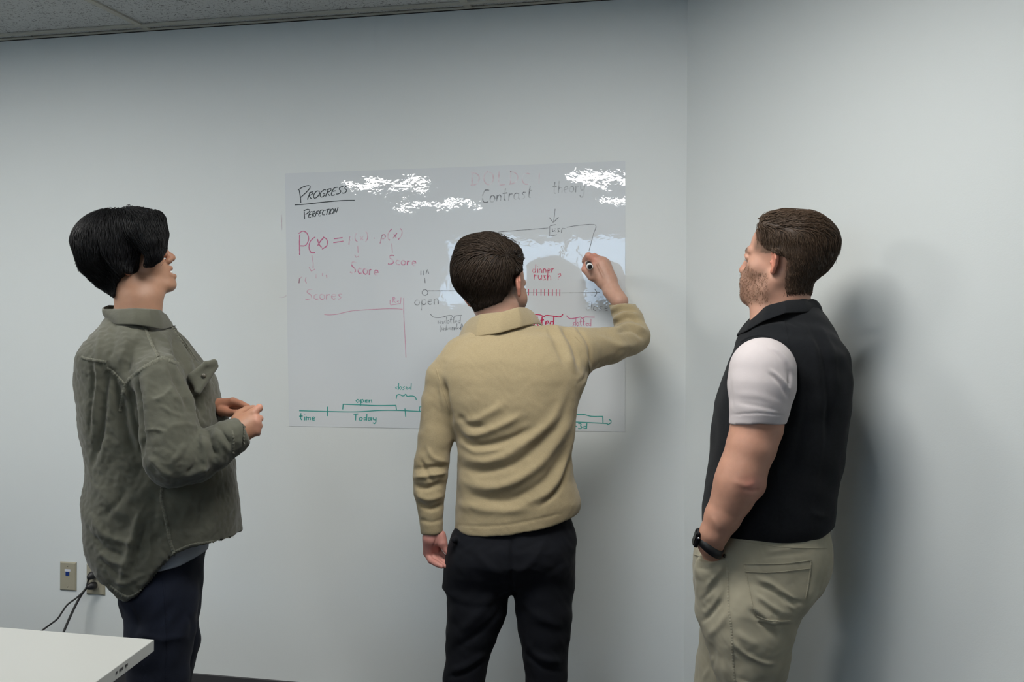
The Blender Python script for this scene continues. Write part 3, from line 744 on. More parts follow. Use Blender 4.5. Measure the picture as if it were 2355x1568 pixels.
def shoe_pair(par, pts, m, ms):
    """pts: (x, y, heading) of each heel on the floor"""
    for x, y, a in pts:
        d = np.array((math.sin(a), math.cos(a), 0)); s = np.array((d[1], -d[0], 0)); h = np.array((x, y, 0))
        g = Grid(np.minimum(h-.12, h+d*.27-.1), np.maximum(h+.12, h+d*.27+.1)*np.array((1, 1, 0))+np.array((0, 0, .15)), .006)
        g.lo[2] = -.02
        g = Grid((min(x, x+d[0]*.27)-.09, min(y, y+d[1]*.27)-.09, -.01), (max(x, x+d[0]*.27)+.09, max(y, y+d[1]*.27)+.09, .15), .006)
        g.chain([h+d*.035+(0, 0, .045), h+d*.13+(0, 0, .045), h+d*.22+(0, 0, .036)], [.036, .040, .036], .02)
        g.chain([h+d*.03+(0, 0, .05), h+d*.05+(0, 0, .11)], [.036, .042], .02)
        g.cut(lambda X, Y, Z: .014-Z)
        V, Q = finish(g, 2, main=False); o = npmesh('shoe', V, Q, m, par)
        pts_ = [h+d*(.13+.14*math.cos(t))+s*(.046*math.sin(t)*(1+.12*math.cos(t))) for t in np.linspace(0, 2*math.pi, 24, endpoint=False)]
        prism('sole', [p+np.array((0, 0, .001)) for p in pts_], (0, 0, .02), ms, o)
# ------------------------------------------------------------------ the man in the tan pullover, writing
manM = empty('person', W(1185, 1700, 3.2))
tag(manM, 'person in tan pullover and dark trousers, back turned, writing on the whiteboard sheet', 'person')
YM = 3.20
SK = skin_mat('skin'); HAIR = hair_mat('hair')
# head and neck
TM = Frame(rot(math.radians(33), math.radians(-4), math.radians(-9)), S=1.06).anchor((.083, -.016, 0), W(1189, 655, 3.205))
gh = Grid(TM.O-.175, TM.O+.175, .0026)
gh = Grid(TM.O-np.array((.16, .17, .21)), TM.O+np.array((.18, .18, .16)), .0026); gh.pad = .025
build_head(gh, TM, ear_out=.12)
gh.chain([TM(0, -.028, -.02), W(1148, 745, 3.24), W(1150, 800, 3.235)], [.055, .055, .066], .03)
# soft roll of the nape
Vh, Qh = finish(gh, 2)
def skincol(V, T, base, beardc=None, beard=None, hairc=None, hairf=None, red=None):
    L = T.inv(V); c = np.tile(np.array(base), (len(V), 1))
    nose_ = np.exp(-((L-np.array((0, .105, -.025)))**2).sum(1)/.018**2)
    earm = sstep(np.abs(L[:, 0]), .073, .082)*sstep(-np.abs(L[:, 1]+.015), -.035, -.02)*sstep(-np.abs(L[:, 2]), -.042, -.03)
    rd = np.array(red if red is not None else np.array(base)*np.array((1.03, .66, .62)))
    c = mixc(c, rd, np.zeros(len(V))) ; c = c*(1-(nose_*.35)[:, None])+rd*(nose_*.35)[:, None]; c = c*(1-(earm*.7)[:, None])+rd*(earm*.7)[:, None]
    lip = np.exp(-(((L-np.array((0, .094, -.063)))/np.array((.022, .012, .009)))**2).sum(1)**2)
    c = c*(1-(lip*.6)[:, None])+(rd*.85)*(lip*.6)[:, None]
    if beard is not None:
        b = beard(L); c = c*(1-b[:, None])+np.array(beardc)*b[:, None]
    if hairf is not None:
        b = hairf(L); c = c*(1-b[:, None])+np.array(hairc)*b[:, None]
    return c
SKM = srgb(188, 147, 127); HM = np.array(srgb(56, 46, 38))
beardM = lambda L: sstep(-L[:, 2], .022, .05)*sstep(L[:, 1], -.005, .015)*.85
# scalp carries hair colour, fading out down the nape
hairM = lambda L: sstep(L[:, 2]-.55*np.clip(L[:, 1]+.09, 0, 1), -.105, -.055)*sstep(-L[:, 1], -.03, .0)*sstep(-np.abs(L[:, 0]), -.080, -.076)*.9
Ch = skincol(Vh, TM, SKM, srgb(92, 66, 48), beardM, HM, hairM)
# writing hand
YH = 3.54
gw = pgrid(1310, 1450, 550, 720, 3.40, 3.72, .0021)
pchain(gw, [(1424, 690, 3.49, 20), (1405, 665, 3.52, 20), (1398, 645, 3.535, 19.5)], .012)
pchain(gw, [(1396, 640, 3.535, 20), (1382, 606, 3.55, 19)], .012); pchain(gw, [(1384, 645, 3.54, 16), (1362, 615, 3.54, 14)], .012)
pchain(gw, [(1398, 636, 3.55, 15), (1391, 608, 3.565, 13)], .012)
fingers = [  # index, middle, ring, little
 [(1371, 600, 3.545, 10.5), (1351, 586, 3.540, 8.2), (1343, 596, 3.575, 6.4), (1341, 600, 3.605, 5.2)],
 [(1380, 598, 3.555, 10), (1364, 588, 3.560, 8.4), (1352, 601, 3.600, 6.6), (1350, 610, 3.612, 5.6)],
 [(1389, 602, 3.565, 9.5), (1378, 594, 3.585, 8.0), (1365, 608, 3.615, 6.6), (1366, 616, 3.600, 5.6)],
 [(1397, 610, 3.570, 8.5), (1389, 603, 3.598, 7.0), (1377, 617, 3.615, 6.0), (1378, 624, 3.600, 5.0)]]
for f in fingers: pchain(gw, f, .005, k0=.0035)
pchain(gw, [(1380, 640, 3.54, 12), (1360, 632, 3.53, 11.5), (1343, 617, 3.538, 8.0), (1344, 608, 3.562, 6.2)], .006, k0=.008)
for (x, y, Y, r) in ((1371, 597, 3.535, 7), (1382, 596, 3.545, 7), (1392, 601, 3.556, 6.5)): gw.ell(W(x, y, Y), np.array((1, .8, 1))*r_(r, Y), None, .008)
for L in ([(1371, 604, 3.522), (1386, 634, 3.512)], [(1383, 604, 3.53), (1391, 634, 3.52)]): gw.chain([W(*p) for p in L], [.0022, .0022], .006)
Vw, Qw = finish(gw, 1)
pw = PIX(Vw); red_ = np.clip(np.exp(-((pw[0]-1358)**2+(pw[1]-590)**2)/18.**2)+.7*np.exp(-((pw[0]-1341)**2+(pw[1]-612)**2)/10.**2), 0, 1)
Cw = mixc(SKM, srgb(206, 138, 120), red_*.8)
# hanging hand, palm to the front
gl = pgrid(960, 1060, 1180, 1330, 3.05, 3.35, .0021)
pchain(gl, [(1000, 1190, 3.19, 19), (1001, 1228, 3.19, 19.5), (1001, 1240, 3.19, 20)], .012)
pchain(gl, [(992, 1240, 3.185, 14.5), (991, 1272, 3.20, 12.5)], .012); pchain(gl, [(1006, 1242, 3.20, 14), (1008, 1268, 3.21, 10.5)], .012)
pchain(gl, [(1018, 1234, 3.185, 13.5), (1023, 1250, 3.18, 11.5), (1031, 1266, 3.178, 6.6), (1038, 1277, 3.176, 5.0)], .006, k0=.006)
for f in ([(988, 1274, 3.20, 8.6), (997, 1291, 3.185, 7.4), (1011, 1299, 3.165, 6.6), (1022, 1304, 3.155, 5.4)],
          [(997, 1275, 3.205, 8.4), (1008, 1289, 3.190, 7.4), (1020, 1299, 3.172, 6.4), (1031, 1304, 3.160, 5.2)],
          [(1006, 1272, 3.212, 8.0), (1016, 1284, 3.20, 6.8), (1026, 1293, 3.188, 6.2), (1034, 1299, 3.176, 5.2)],
          [(1013, 1266, 3.215, 7.4), (1022, 1278, 3.21, 6.4), (1031, 1286, 3.20, 5.8), (1037, 1293, 3.188, 4.8)]):
    pchain(gl, f, .004, k0=.003)
for P in ([(982, 1276, 3.178), (1006, 1273, 3.182), (1018, 1268, 3.195)], [(1009, 1236, 3.163), (1003, 1256, 3.172), (1000, 1270, 3.180)]):
    gl.chain([W(*p) for p in P], [.0014]*len(P), .004, None, 's')
Vl, Ql = finish(gl, 1); Cl = np.tile(np.array(srgb(196, 138, 126)), (len(Vl), 1))
# the rest of the body, under the clothes
gb = pgrid(940, 1510, 700, 1840, 3.0, 3.6, .009)
pchain(gb, [(1152, 790, 3.22, 44), (1160, 850, 3.19, 80), (1180, 980, 3.19, 78), (1186, 1120, 3.19, 80), (1186, 1240, 3.2, 74)], .05)
pchain(gb, [(1150, 830, 3.21, 50), (1038, 868, 3.19, 26), (1006, 1010, 3.19, 24), (998, 1100, 3.19, 22), (1000, 1215, 3.19, 17)], .03)
pchain(gb, [(1180, 830, 3.21, 50), (1300, 810, 3.23, 34), (1448, 776, 3.37, 20), (1430, 708, 3.47, 17)], .006)
pchain(gb, [(1120, 1250, 3.2, 50), (1100, 1420, 3.2, 38), (1072, 1620, 3.21, 24), (1070, 1805, 3.21, 20)], .01)
pchain(gb, [(1245, 1250, 3.2, 50), (1260, 1420, 3.2, 38), (1270, 1620, 3.21, 24), (1276, 1805, 3.21, 20)], .01)
Vb, Qb = finish(gb, 1); Cb = np.tile(np.array(SKM), (len(Vb), 1))
V, Q, C_ = join([(Vh, Qh, Ch), (Vw, Qw, Cw), (Vl, Ql, Cl), (Vb, Qb, Cb)])
npmesh('body', V, Q, SK, manM, C_)
# hair
def head_shell(gh, T, lo, hi, h, off, line=None, fade=.022):
    g = Grid(T.O+np.array(lo), T.O+np.array(hi), h)
    P = np.stack(np.meshgrid(*g.ax, indexing='ij'), -1).reshape(-1, 3).astype(float)
    L = T.inv(P); o = off(L)
    if line is not None:
        zz, yy, zb, sl = line            # hairline: how far forward the hair reaches at each height; nape height
        edge = np.minimum(np.interp(L[:, 2], zz, yy)-L[:, 1], L[:, 2]-(zb-sl*(L[:, 1]+.09)))
        o = -.007+(o+.007)*sstep(edge, -.004, fade)
    g.v = (gh.sample(P)-o).reshape(g.n).astype(np.float32); return g
gm = head_shell(gh, TM, (-.16, -.16, -.2), (.17, .17, .185), .0033, lambda L: .004+.011*sstep(L[:, 2], -.03, .05), ([-.2, -.03, .022, .034, .07, .09, .3], [-.040, -.036, -.036, -.005, .03, .08, .1], -.085, .2), .02)
def pell(g, x, y, Y, rx, ry, rY, k=.02, R=None): g.ell(W(x, y, Y), (r_(rx, Y), rY, r_(ry, Y)), R, k)
YHD = TM.O[1]
pell(gm, 1114, 612, YHD, 76, 72, .112, .03); pell(gm, 1118, 648, YHD-.01, 66, 50, .090, .03)
pell(gm, 1162, 585, YHD+.01, 34, 26, .08, .012); pell(gm, 1085, 572, YHD+.02, 34, 24, .08, .02)
# keep face and ears clear
LT = TM
def loc(X, Y, Z):
    return [(LT.R[0, i]*(X-LT.O[0])+LT.R[1, i]*(Y-LT.O[1])+LT.R[2, i]*(Z-LT.O[2]))/LT.S for i in range(3)]
def facecut(X, Y, Z):
    x, y, z = loc(X, Y, Z)
    a = y-np.interp(z, [-.2, -.03, .022, .034, .07, .09, .3], [-.040, -.036, -.036, -.005, .03, .2, .3])      # region in front of the hairline
    return a*LT.S
gm.cut(facecut)
nape = lambda X, Y, Z: (W(1100, 716, YHD-.05)[2] + (X-W(1100, 716, YHD-.05)[0])*.35) - Z
gm.cut(lambda X, Y, Z: nape(X, Y, Z)+.0*X, .01)
Vm, Qm = finish(gm, 3); Nm = normals(Vm, Qm)
WH = W(1146, 590, YHD-.09)
def flowM(P):
    d = P-WH; n = np.linalg.norm(d, axis=1)[:, None]+1e-6; d = d/n
    L = TM.inv(P); top = sstep(L[:, 2], .05, .1)[:, None]
    down = np.array((-.1, 0, -1.)); side = np.array((-.95, .35, .1))
    k = sstep(-n, -.03, -.012)
    return d*.7+down*(1-top)*.9+side*top*.9+side*k*1.2
def swirl(V, amp, dens, seed, fl):
    """comb-like grooves running along the hair"""
    d = fl(V); d /= np.linalg.norm(d, axis=1)[:, None]+1e-9; r = np.random.default_rng(seed); h = 0
    for i in range(5):
        a = r.normal(size=3); a = a-d*(d@a)[:, None]; h = h+np.sin((V*a).sum(1)*dens*r.uniform(.6, 1.5)+r.uniform(0, 6))
    return h*amp
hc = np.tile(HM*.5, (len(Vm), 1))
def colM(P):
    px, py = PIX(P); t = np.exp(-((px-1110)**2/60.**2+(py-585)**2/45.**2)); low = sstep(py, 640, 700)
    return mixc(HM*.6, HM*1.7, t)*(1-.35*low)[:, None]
good = np.where((Nm*gm.grad(Vm)).sum(1) > .9)[0]; sel = RNG.choice(good, 6500)
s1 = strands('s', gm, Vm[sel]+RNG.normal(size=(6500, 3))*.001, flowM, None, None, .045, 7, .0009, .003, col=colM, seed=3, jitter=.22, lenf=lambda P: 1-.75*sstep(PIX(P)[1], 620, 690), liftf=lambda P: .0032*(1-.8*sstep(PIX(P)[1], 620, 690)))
def wisps(C, tips):
    parts = []
    for tp_ in tips:
        P = smooth_path([W(*p) for p in tp_], 5); V_, F_ = tube_data(P, np.linspace(.0008, .0002, len(P)), 4)
        parts.append((np.array(V_), np.array([f for f in F_ if len(f) == 4]), np.tile(C*random.uniform(.6, 1.3), (len(V_), 1))))
    return parts
tips = []
for i in range(60):      # loose hair swept over the crown
    x = random.uniform(1085, 1165); t = (x-1085)/80; y = 552-13*math.sin(math.pi*min(1, t*.9+.1))-random.uniform(-3, 5); Yd = YHD+random.uniform(-.05, .05); d = random.uniform(10, 26)
    tips.append([(x+d*.9, y+6-3*t, Yd), (x+d*.4, y-1, Yd), (x-d*.3, y-1.5, Yd), (x-d, y+4+random.uniform(-2, 5), Yd)])
for i in range(26):      # tuft above the ear
    y = random.uniform(578, 610); Yd = YHD+random.uniform(-.05, .04)
    tips.append([(1172, y-8, Yd), (1184, y-10, Yd), (1194, y-4, Yd), (1199+random.uniform(-3, 2), y+random.uniform(3, 12), Yd)])
for i in range(10):
    tips.append([(1172, 568, YHD), (1180, 578, YHD-.01), (1188+random.uniform(-4, 4), 574-random.uniform(-4, 6), YHD-.01), (1184+random.uniform(-4, 12), 562-random.uniform(-6, 8), YHD)])
for i in range(20):
    y = random.uniform(560, 650); x = np.interp(y, [560, 590, 625, 650], [1060, 1043, 1038, 1042]); Yd = YHD+random.uniform(-.04, .05)
    tips.append([(x+12, y-16, Yd), (x+4, y-6, Yd), (x, y+4, Yd), (x-random.uniform(-1, 3), y+14, Yd)])
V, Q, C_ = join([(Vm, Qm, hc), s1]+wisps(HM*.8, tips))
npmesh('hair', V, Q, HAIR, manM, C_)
# pullover
PULL = cloth_mat('tan_knit', srgb(166, 150, 117), 700, .5, .0012, .09, 260, (1, 1, 3.0), .95, .25)
gp = pgrid(935, 1515, 700, 1245, 2.99, 3.62, .0038)
gp.loft(rows([(748, 1105, 1210, 3.225, .05), (762, 1078, 1250, 3.22, .07), (780, 1050, 1300, 3.215, .095), (800, 1025, 1325, 3.21, .108), (830, 1008, 1345, 3.20, .118), (870, 1003, 1352, 3.195, .125), (920, 1012, 1334, 3.19, .125),
  (962, 1030, 1326, 3.19, .122), (1000, 1050, 1322, 3.19, .12), (1044, 1056, 1319, 3.19, .118), (1103, 1055, 1325, 3.195, .12), (1134, 1054, 1335, 3.2, .122), (1155, 1053, 1341, 3.2, .125), (1175, 1052, 1337, 3.2, .125), (1245, 1050, 1326, 3.2, .125)]), .02, 2.25)
pchain(gp, [(1120, 775, 3.22, 26), (1060, 812, 3.20, 34), (1018, 870, 3.19, 36), (1008, 924, 3.19, 36), (1004, 1010, 3.19, 38), (996, 1062, 3.19, 39), (993, 1096, 3.19, 38), (991, 1130, 3.19, 35), (995, 1178, 3.19, 29.5)], .02, k0=.018)
pchain(gp, [(995, 1172, 3.19, 28.5), (997, 1200, 3.19, 27), (998, 1221, 3.19, 26)], .006, k0=.004)
pchain(gp, [(1190, 790, 3.21, 40), (1262, 800, 3.22, 54), (1330, 803, 3.24, 52), (1400, 792, 3.30, 42), (1446, 778, 3.36, 36), (1462, 768, 3.39, 33)], .02, k0=.03)
pchain(gp, [(1458, 772, 3.39, 34), (1445, 735, 3.43, 34), (1427, 695, 3.475, 28)], .02, k0=.016)
pchain(gp, [(1424, 690, 3.48, 26.5), (1412, 668, 3.51, 24.5), (1408, 659, 3.52, 24)], .006, k0=.004)
# open cuffs, hem
def below(L, Y):
    L = np.array(L, float); P = np.array([W(a, b, Y) for a, b in L]); o = np.argsort(P[:, 0]); xs, zs = P[o, 0], P[o, 2]
    return lambda X, Y_, Z: np.interp(X, xs, zs)-Z
hemM = below([(930, 1260), (1040, 1213), (1052, 1214), (1093, 1222), (1176, 1215), (1262, 1199), (1322, 1180), (1345, 1166)], 3.2)
tors = W(1046, 1000, 3.2)[0]
gp.v = np.where(gp.ax[0][:, None, None] > tors, np.maximum(gp.v, hemM(gp.ax[0][:, None, None], 0, gp.ax[2][None, None, :])), np.maximum(gp.v, W(995, 1229, 3.19)[2]+.10*(gp.ax[0][:, None, None]-W(995, 1229, 3.19)[0])-gp.ax[2][None, None, :])).astype(np.float32)
Vp, Qp = finish(gp, 3); Np = normals(Vp, Qp)
FM = [ # folds of the pullover
 ([(1062, 990), (1095, 1000), (1140, 985), (1200, 955)], 9, .006), ([(1050, 985), (1090, 1022), (1150, 1018), (1230, 985)], 8, -.006),
 ([(1058, 1045), (1110, 1062), (1180, 1040), (1270, 965), (1300, 900)], 11, .006), ([(1060, 1075), (1120, 1085), (1200, 1060), (1280, 985)], 10, -.006),
 ([(1070, 1110), (1150, 1120), (1240, 1070), (1300, 985), (1320, 920)], 12, .008), ([(1090, 1140), (1170, 1150), (1255, 1105), (1305, 1030)], 10, -.005),
 ([(1210, 1160), (1270, 1125), (1305, 1060), (1325, 960)], 9, .006), ([(1245, 1165), (1290, 1120), (1315, 1050), (1330, 990)], 6, -.006),
 ([(1065, 1020), (1100, 1040), (1160, 1032)], 6, .003), ([(1060, 1160), (1140, 1175), (1220, 1170)], 10, .004),
 ([(1022, 880), (1028, 930), (1040, 975)], 6, -.010), ([(1012, 880), (1020, 920), (1036, 965)], 5, .003),
 ([(1060, 975), (1100, 965), (1160, 930)], 10, .004), ([(1055, 955), (1075, 975), (1120, 985)], 8, -.004),
 ([(1275, 745), (1300, 790), (1320, 850)], 7, .005), ([(1290, 745), (1316, 790), (1335, 850)], 5, -.005), ([(1310, 745), (1340, 790), (1356, 850)], 7, .005), ([(1258, 745), (1280, 790), (1300, 840)], 6, -.004), ([(1326, 748), (1352, 790), (1362, 845)], 4, -.004),
 ([(1400, 700), (1425, 690), (1450, 690)], 4, -.004), ([(1395, 688), (1420, 679), (1442, 680)], 4, .004), ([(1403, 722), (1430, 708), (1462, 712)], 4, -.005), ([(1402, 712), (1428, 700), (1458, 702)], 4, .004), ([(1408, 745), (1440, 728), (1475, 735)], 5, -.006), ([(1405, 736), (1435, 718), (1468, 722)], 4, .004),
 ([(1412, 752), (1450, 745), (1485, 758)], 5, .006), ([(1420, 760), (1455, 757), (1482, 775)], 5, -.004),
 ([(958, 1100), (990, 1096), (1030, 1088)], 6, .006), ([(956, 1082), (990, 1078), (1034, 1072)], 5, -.005), ([(958, 1118), (985, 1125), (1025, 1112)], 6, -.007), ([(968, 1060), (985, 1090), (1000, 1110)], 5, -.004), ([(962, 1140), (990, 1150), (1022, 1140)], 7, .005), ([(966, 1160), (995, 1172), (1022, 1162)], 5, -.006), ([(968, 1195), (995, 1203), (1024, 1196)], 4, -.002), ([(985, 1030), (1000, 1055), (1030, 1065)], 6, .004),
 ([(1356, 800), (1350, 860), (1330, 880)], 5, -.003), ([(1370, 770), (1420, 790), (1465, 790)], 8, .003), ([(1055, 1208), (1120, 1211), (1200, 1202), (1300, 1178)], 2.2, -.0016)]
Vp = folds(Vp, Np, [(a, b, c*1.45) for a, b, c in FM]); Np = normals(Vp, Qp); Vp = Vp+Np*(waves(Vp, .0009, .11, 5)+waves(Vp, .00025, .03, 8))[:, None]
Vp = relax(Vp, Qp, 1, .3)
pull = npmesh('pullover', Vp, Qp, PULL, manM); tp = [bvh(pull)]
seam('seam', tp, [(1322, 770), (1345, 800), (1358, 850), (1358, 862)], 4, PULL, pull, .0016)
seam('seam', tp, [(1004, 850), (1016, 890), (1032, 935), (1036, 960)], 4, PULL, pull, .0014)
def band(name, fb, ft, th, m, parent, a0=-165, a1=165, n=64, k=7, mid=.0):
    """a standing collar: fb, ft give the lower and upper edge for an angle"""
    V, Fc = [], []
    A = np.linspace(math.radians(a0), math.radians(a1), n)
    B = np.array([fb(a) for a in A]); Tt = np.array([ft(a) for a in A]); cen = (B.mean(0)+Tt.mean(0))/2
    for s_ in (0, 1):
        for i in range(n):
            o = (B[i]+Tt[i])/2-cen; o[2] = 0; o /= np.linalg.norm(o)+1e-9
            for j in range(k+1):
                t = j/k; p = B[i]*(1-t)+Tt[i]*t + o*(mid*math.sin(math.pi*t)) + o*(th if s_ else 0)*(1-.0*t)
                V.append(p)
    q = lambda s_, i, j: s_*n*(k+1)+i*(k+1)+j
    for i in range(n-1):
        for j in range(k):
            Fc.append((q(1, i, j), q(1, i+1, j), q(1, i+1, j+1), q(1, i, j+1))); Fc.append((q(0, i, j), q(0, i, j+1), q(0, i+1, j+1), q(0, i+1, j)))
        Fc.append((q(0, i, k), q(1, i, k), q(1, i+1, k), q(0, i+1, k))); Fc.append((q(0, i, 0), q(0, i+1, 0), q(1, i+1, 0), q(1, i, 0)))
    for i in (0, n-1): Fc += [(q(0, i, j), q(1, i, j), q(1, i, j+1), q(0, i, j+1)) for j in range(k)]
    o = pydata(name, V, Fc, m, parent, True)
    bm = bmesh.new(); bm.from_mesh(o.data); bmesh.ops.recalc_face_normals(bm, faces=bm.faces[:]); bm.to_mesh(o.data); bm.free()
    sb = o.modifiers.new('s', 'SUBSURF'); sb.levels = sb.render_levels = 1
    return o
def ring(ctrl):
    C = np.array(ctrl, float)
    return lambda a: W(*[np.interp(math.degrees(a), C[:, 0], C[:, i]) for i in (1, 2, 3)])
def fbM(a): return W(1150+84*math.sin(a), 765-21*math.sin(a)+4*math.cos(a), 3.235-.082*math.cos(a))
def ftM(a): return W(1153+64*math.sin(a)+2*math.sin(3*a), 722-12*math.sin(a)-4*math.cos(a)+3*math.sin(4*a), 3.245-.078*math.cos(a))
fbM = ring([(-165, 1062, 788, 3.29), (-130, 1057, 788, 3.275), (-105, 1060, 786, 3.25), (-80, 1070, 782, 3.20), (-45, 1098, 776, 3.15), (0, 1150, 766, 3.13), (45, 1196, 752, 3.15), (80, 1224, 745, 3.20), (105, 1236, 744, 3.25), (130, 1242, 747, 3.28), (165, 1247, 753, 3.30)])
ftM = ring([(-165, 1066, 776, 3.31), (-130, 1063, 765, 3.295), (-105, 1072, 744, 3.27), (-80, 1086, 731, 3.235), (-45, 1108, 722, 3.185), (0, 1153, 717, 3.16), (45, 1188, 706, 3.175), (80, 1205, 706, 3.22), (105, 1219, 713, 3.26), (130, 1230, 728, 3.285), (165, 1239, 743, 3.305)])
band('collar', fbM, ftM, .005, PULL, manM, -165, 165, mid=.004)
seam('seam', tp+[], [(1080, 777), (1105, 775), (1150, 768), (1190, 757), (1222, 745)], 3, PULL, pull, .001)
# trousers
TRM = cloth_mat('dark_trousers', srgb(17, 19, 25), 1200, .3, .0006, .08, 30, None, .85, .02)
gt = pgrid(1010, 1350, 1150, 1840, 3.02, 3.40, .005)
gt.loft(rows([(1165, 1068, 1310, 3.2, .09), (1200, 1058, 1322, 3.2, .104), (1230, 1046, 1329, 3.2, .118), (1255, 1042, 1330, 3.195, .125), (1290, 1039, 1327, 3.19, .122), (1320, 1038, 1324, 3.195, .10), (1347, 1040, 1320, 3.2, .06)]), .02, 2.4)
pchain(gt, [(1112, 1300, 3.195, 71), (1104, 1400, 3.2, 69), (1094, 1450, 3.2, 60), (1084, 1500, 3.2, 51), (1076, 1560, 3.2, 48), (1070, 1650, 3.21, 44), (1070, 1780, 3.21, 38), (1070, 1812, 3.21, 39)], .01, k0=.05)
pchain(gt, [(1254, 1300, 3.195, 72), (1259, 1400, 3.2, 66), (1260, 1450, 3.2, 59), (1262, 1500, 3.2, 52), (1266, 1560, 3.2, 47), (1272, 1650, 3.21, 44), (1276, 1780, 3.21, 38), (1276, 1812, 3.21, 39)], .01, k0=.018)
pchain(gt, [(1183, 1290, 3.2, 34), (1183, 1318, 3.2, 22), (1183.5, 1338, 3.2, 9)], .01, k0=.006)
gt.cut(lambda X, Y, Z: .035-Z)
pell(gt, 1050, 1243, 3.12, 7, 8, .02, .01)
Vt, Qt = finish(gt, 2); Nt = normals(Vt, Qt)
Vt = folds(Vt, Nt, [([(1183, 1240), (1184, 1290), (1183, 1345)], 5, -.006), ([(1100, 1270), (1140, 1310), (1180, 1325)], 9, .004), ([(1260, 1240), (1230, 1290), (1190, 1325)], 9, .004), ([(1150, 1345), (1120, 1400), (1060, 1460)], 12, .006), ([(1165, 1390), (1130, 1440), (1060, 1490)], 8, -.006), ([(1130, 1500), (1085, 1530), (1045, 1545)], 8, .006), ([(1125, 1520), (1080, 1548), (1040, 1560)], 5, -.005), ([(1205, 1380), (1250, 1420), (1305, 1440)], 10, .004), ([(1215, 1470), (1250, 1510), (1300, 1520)], 8, .006), ([(1215, 1500), (1255, 1530), (1300, 1545)], 6, -.005), ([(1225, 1300), (1270, 1310), (1310, 1290)], 8, -.003)])
Nt = normals(Vt, Qt); Vt = Vt+Nt*(waves(Vt, .0012, .13, 11)+waves(Vt, .0005, .05, 13))[:, None]
tro = npmesh('trousers', Vt, Qt, TRM, manM); tt = [bvh(tro)]
seam('seam', tt, [(1184, 1222), (1186, 1270), (1184, 1342)], 3, TRM, tro, .001)
SHO = mat('shoe_leather', srgb(52, 44, 40), .5); SOL = mat('shoe_sole', srgb(200, 196, 188), .7)
a = W(1070, 1800, 3.17); b = W(1276, 1800, 3.17); shoe_pair(manM, [(a[0], 3.15, -.05), (b[0], 3.15, .12)], SHO, SOL)
# the marker he holds
mk = empty('marker', W(1356, 611, 3.5)); tag(mk, 'white marker with black cap held to the sheet by the writing hand', 'marker')
MW = mat('marker_white', srgb(232, 232, 230), .35); MB = mat('marker_black', srgb(24, 24, 26), .35)
A = W(1354.5, 611.5, 3.478); Bt = W(1347, 592, 3.66); dv = (Bt-A)/np.linalg.norm(Bt-A); Lm = .128
def lathe(name, prof, m, parent, n=20):
    P = np.array([A+dv*t for t, _ in prof]); return tube(name, P, [r for _, r in prof], m, parent, n)
lathe('barrel', [(.004, .0085), (.0045, .0098), (.006, .0102), (.096, .0102), (.100, .0095), (.104, .0070), (.108, .0062)], MW, mk)
lathe('end_plug', [(.0, .0040), (.0003, .0066), (.0015, .0075), (.006, .0075)], MB, mk)
lathe('printed_band', [(.018, .01035), (.060, .01035)], MB, mk)
lathe('tip', [(.108, .0040), (.116, .0036), (.120, .0018)], MB, mk, 12)
# ------------------------------------------------------------------ the man in the black vest
manR = empty('person', W(1740, 1980, 2.82))
tag(manR, 'bearded person in black vest, white short sleeves and khaki trousers, hand in pocket', 'person')
TR = Frame(rot(math.radians(-54), math.radians(8), 0), S=.97).anchor((0, .1195, -.030), W(1699, 614, 2.91))
gh = Grid(TR.O-np.array((.18, .16, .20)), TR.O+np.array((.18, .16, .16)), .0026); gh.pad = .03
build_head(gh, TR, ear_out=.30, jaw=1.08, cheek=1.05)
gh.chain([TR(0, -.020, -.03), W(1803, 716, 2.86), W(1812, 780, 2.86)], [.058, .064, .085], .03)
gh.chain([TR(-.02, .035, -.085), W(1760, 730, 2.84)], [.030, .04], .03)
gh.ell(TR(-.012, .074, -.060), np.array((.036, .028, .040))*1.05, TR.R, .015); gh.ell(TR(-.006, .074, -.098), np.array((.030, .024, .022))*1.05, TR.R, .015)
Vh, Qh = finish(gh, 2)
SKR = srgb(188, 143, 122); HR = np.array(srgb(84, 68, 55)); BR = srgb(126, 98, 80)
nz = lambda L, f, s: sum(np.sin(L@np.array(v)*f+s*i) for i, v in enumerate(((1, .3, .2), (.2, 1, .5), (.4, .1, 1), (.7, -.6, .3))))/4
beardR = lambda L: np.clip(sstep(-L[:, 2]+.25*np.clip(L[:, 1], -.1, .1), .018, .045)*sstep(L[:, 1]-.15*L[:, 2], -.004, .022)*sstep(L[:, 2], -.125, -.105)*(.62+.14*nz(L, 260, 2))*(1-np.exp(-(((L-np.array((0, .112, -.026)))/np.array((.026, .030, .020)))**2).sum(1)**2)), 0, 1)
def hairR(L):
    edge = np.where(L[:, 2] > .02, .045-.0*L[:, 2], -.030)
    s_ = sstep(edge-L[:, 1], -.012, .016)*sstep(L[:, 2], -.088, -.050)*sstep(-np.abs(L[:, 0]), -.081, -.077)
    top = sstep(L[:, 2], .075, .085)*sstep(-L[:, 1], -.095, -.08)
    side = sstep(L[:, 2]-.05*0, .008, .035)*sstep(.070-L[:, 1], 0, .02)*sstep(-np.abs(L[:, 0]), -.081, -.077)
    return np.clip(np.maximum(np.maximum(s_*.85, top), side*.75), 0, 1)
Ch = skincol(Vh, TR, SKR, BR, beardR, HR, hairR)
L_ = TR.inv(Vh); br = np.exp(-((L_-np.array((-.033, .092, .025)))/np.array((.018, .014, .0055)))**2).prod(1); br2 = np.exp(-((L_-np.array((.033, .092, .025)))/np.array((.018, .014, .0055)))**2).prod(1)
Ch = mixc(Ch, HR*.8, np.clip((br+br2)*1.1, 0, .85))
ga = pgrid(1590, 1860, 740, 1360, 2.55, 2.95, .0038)
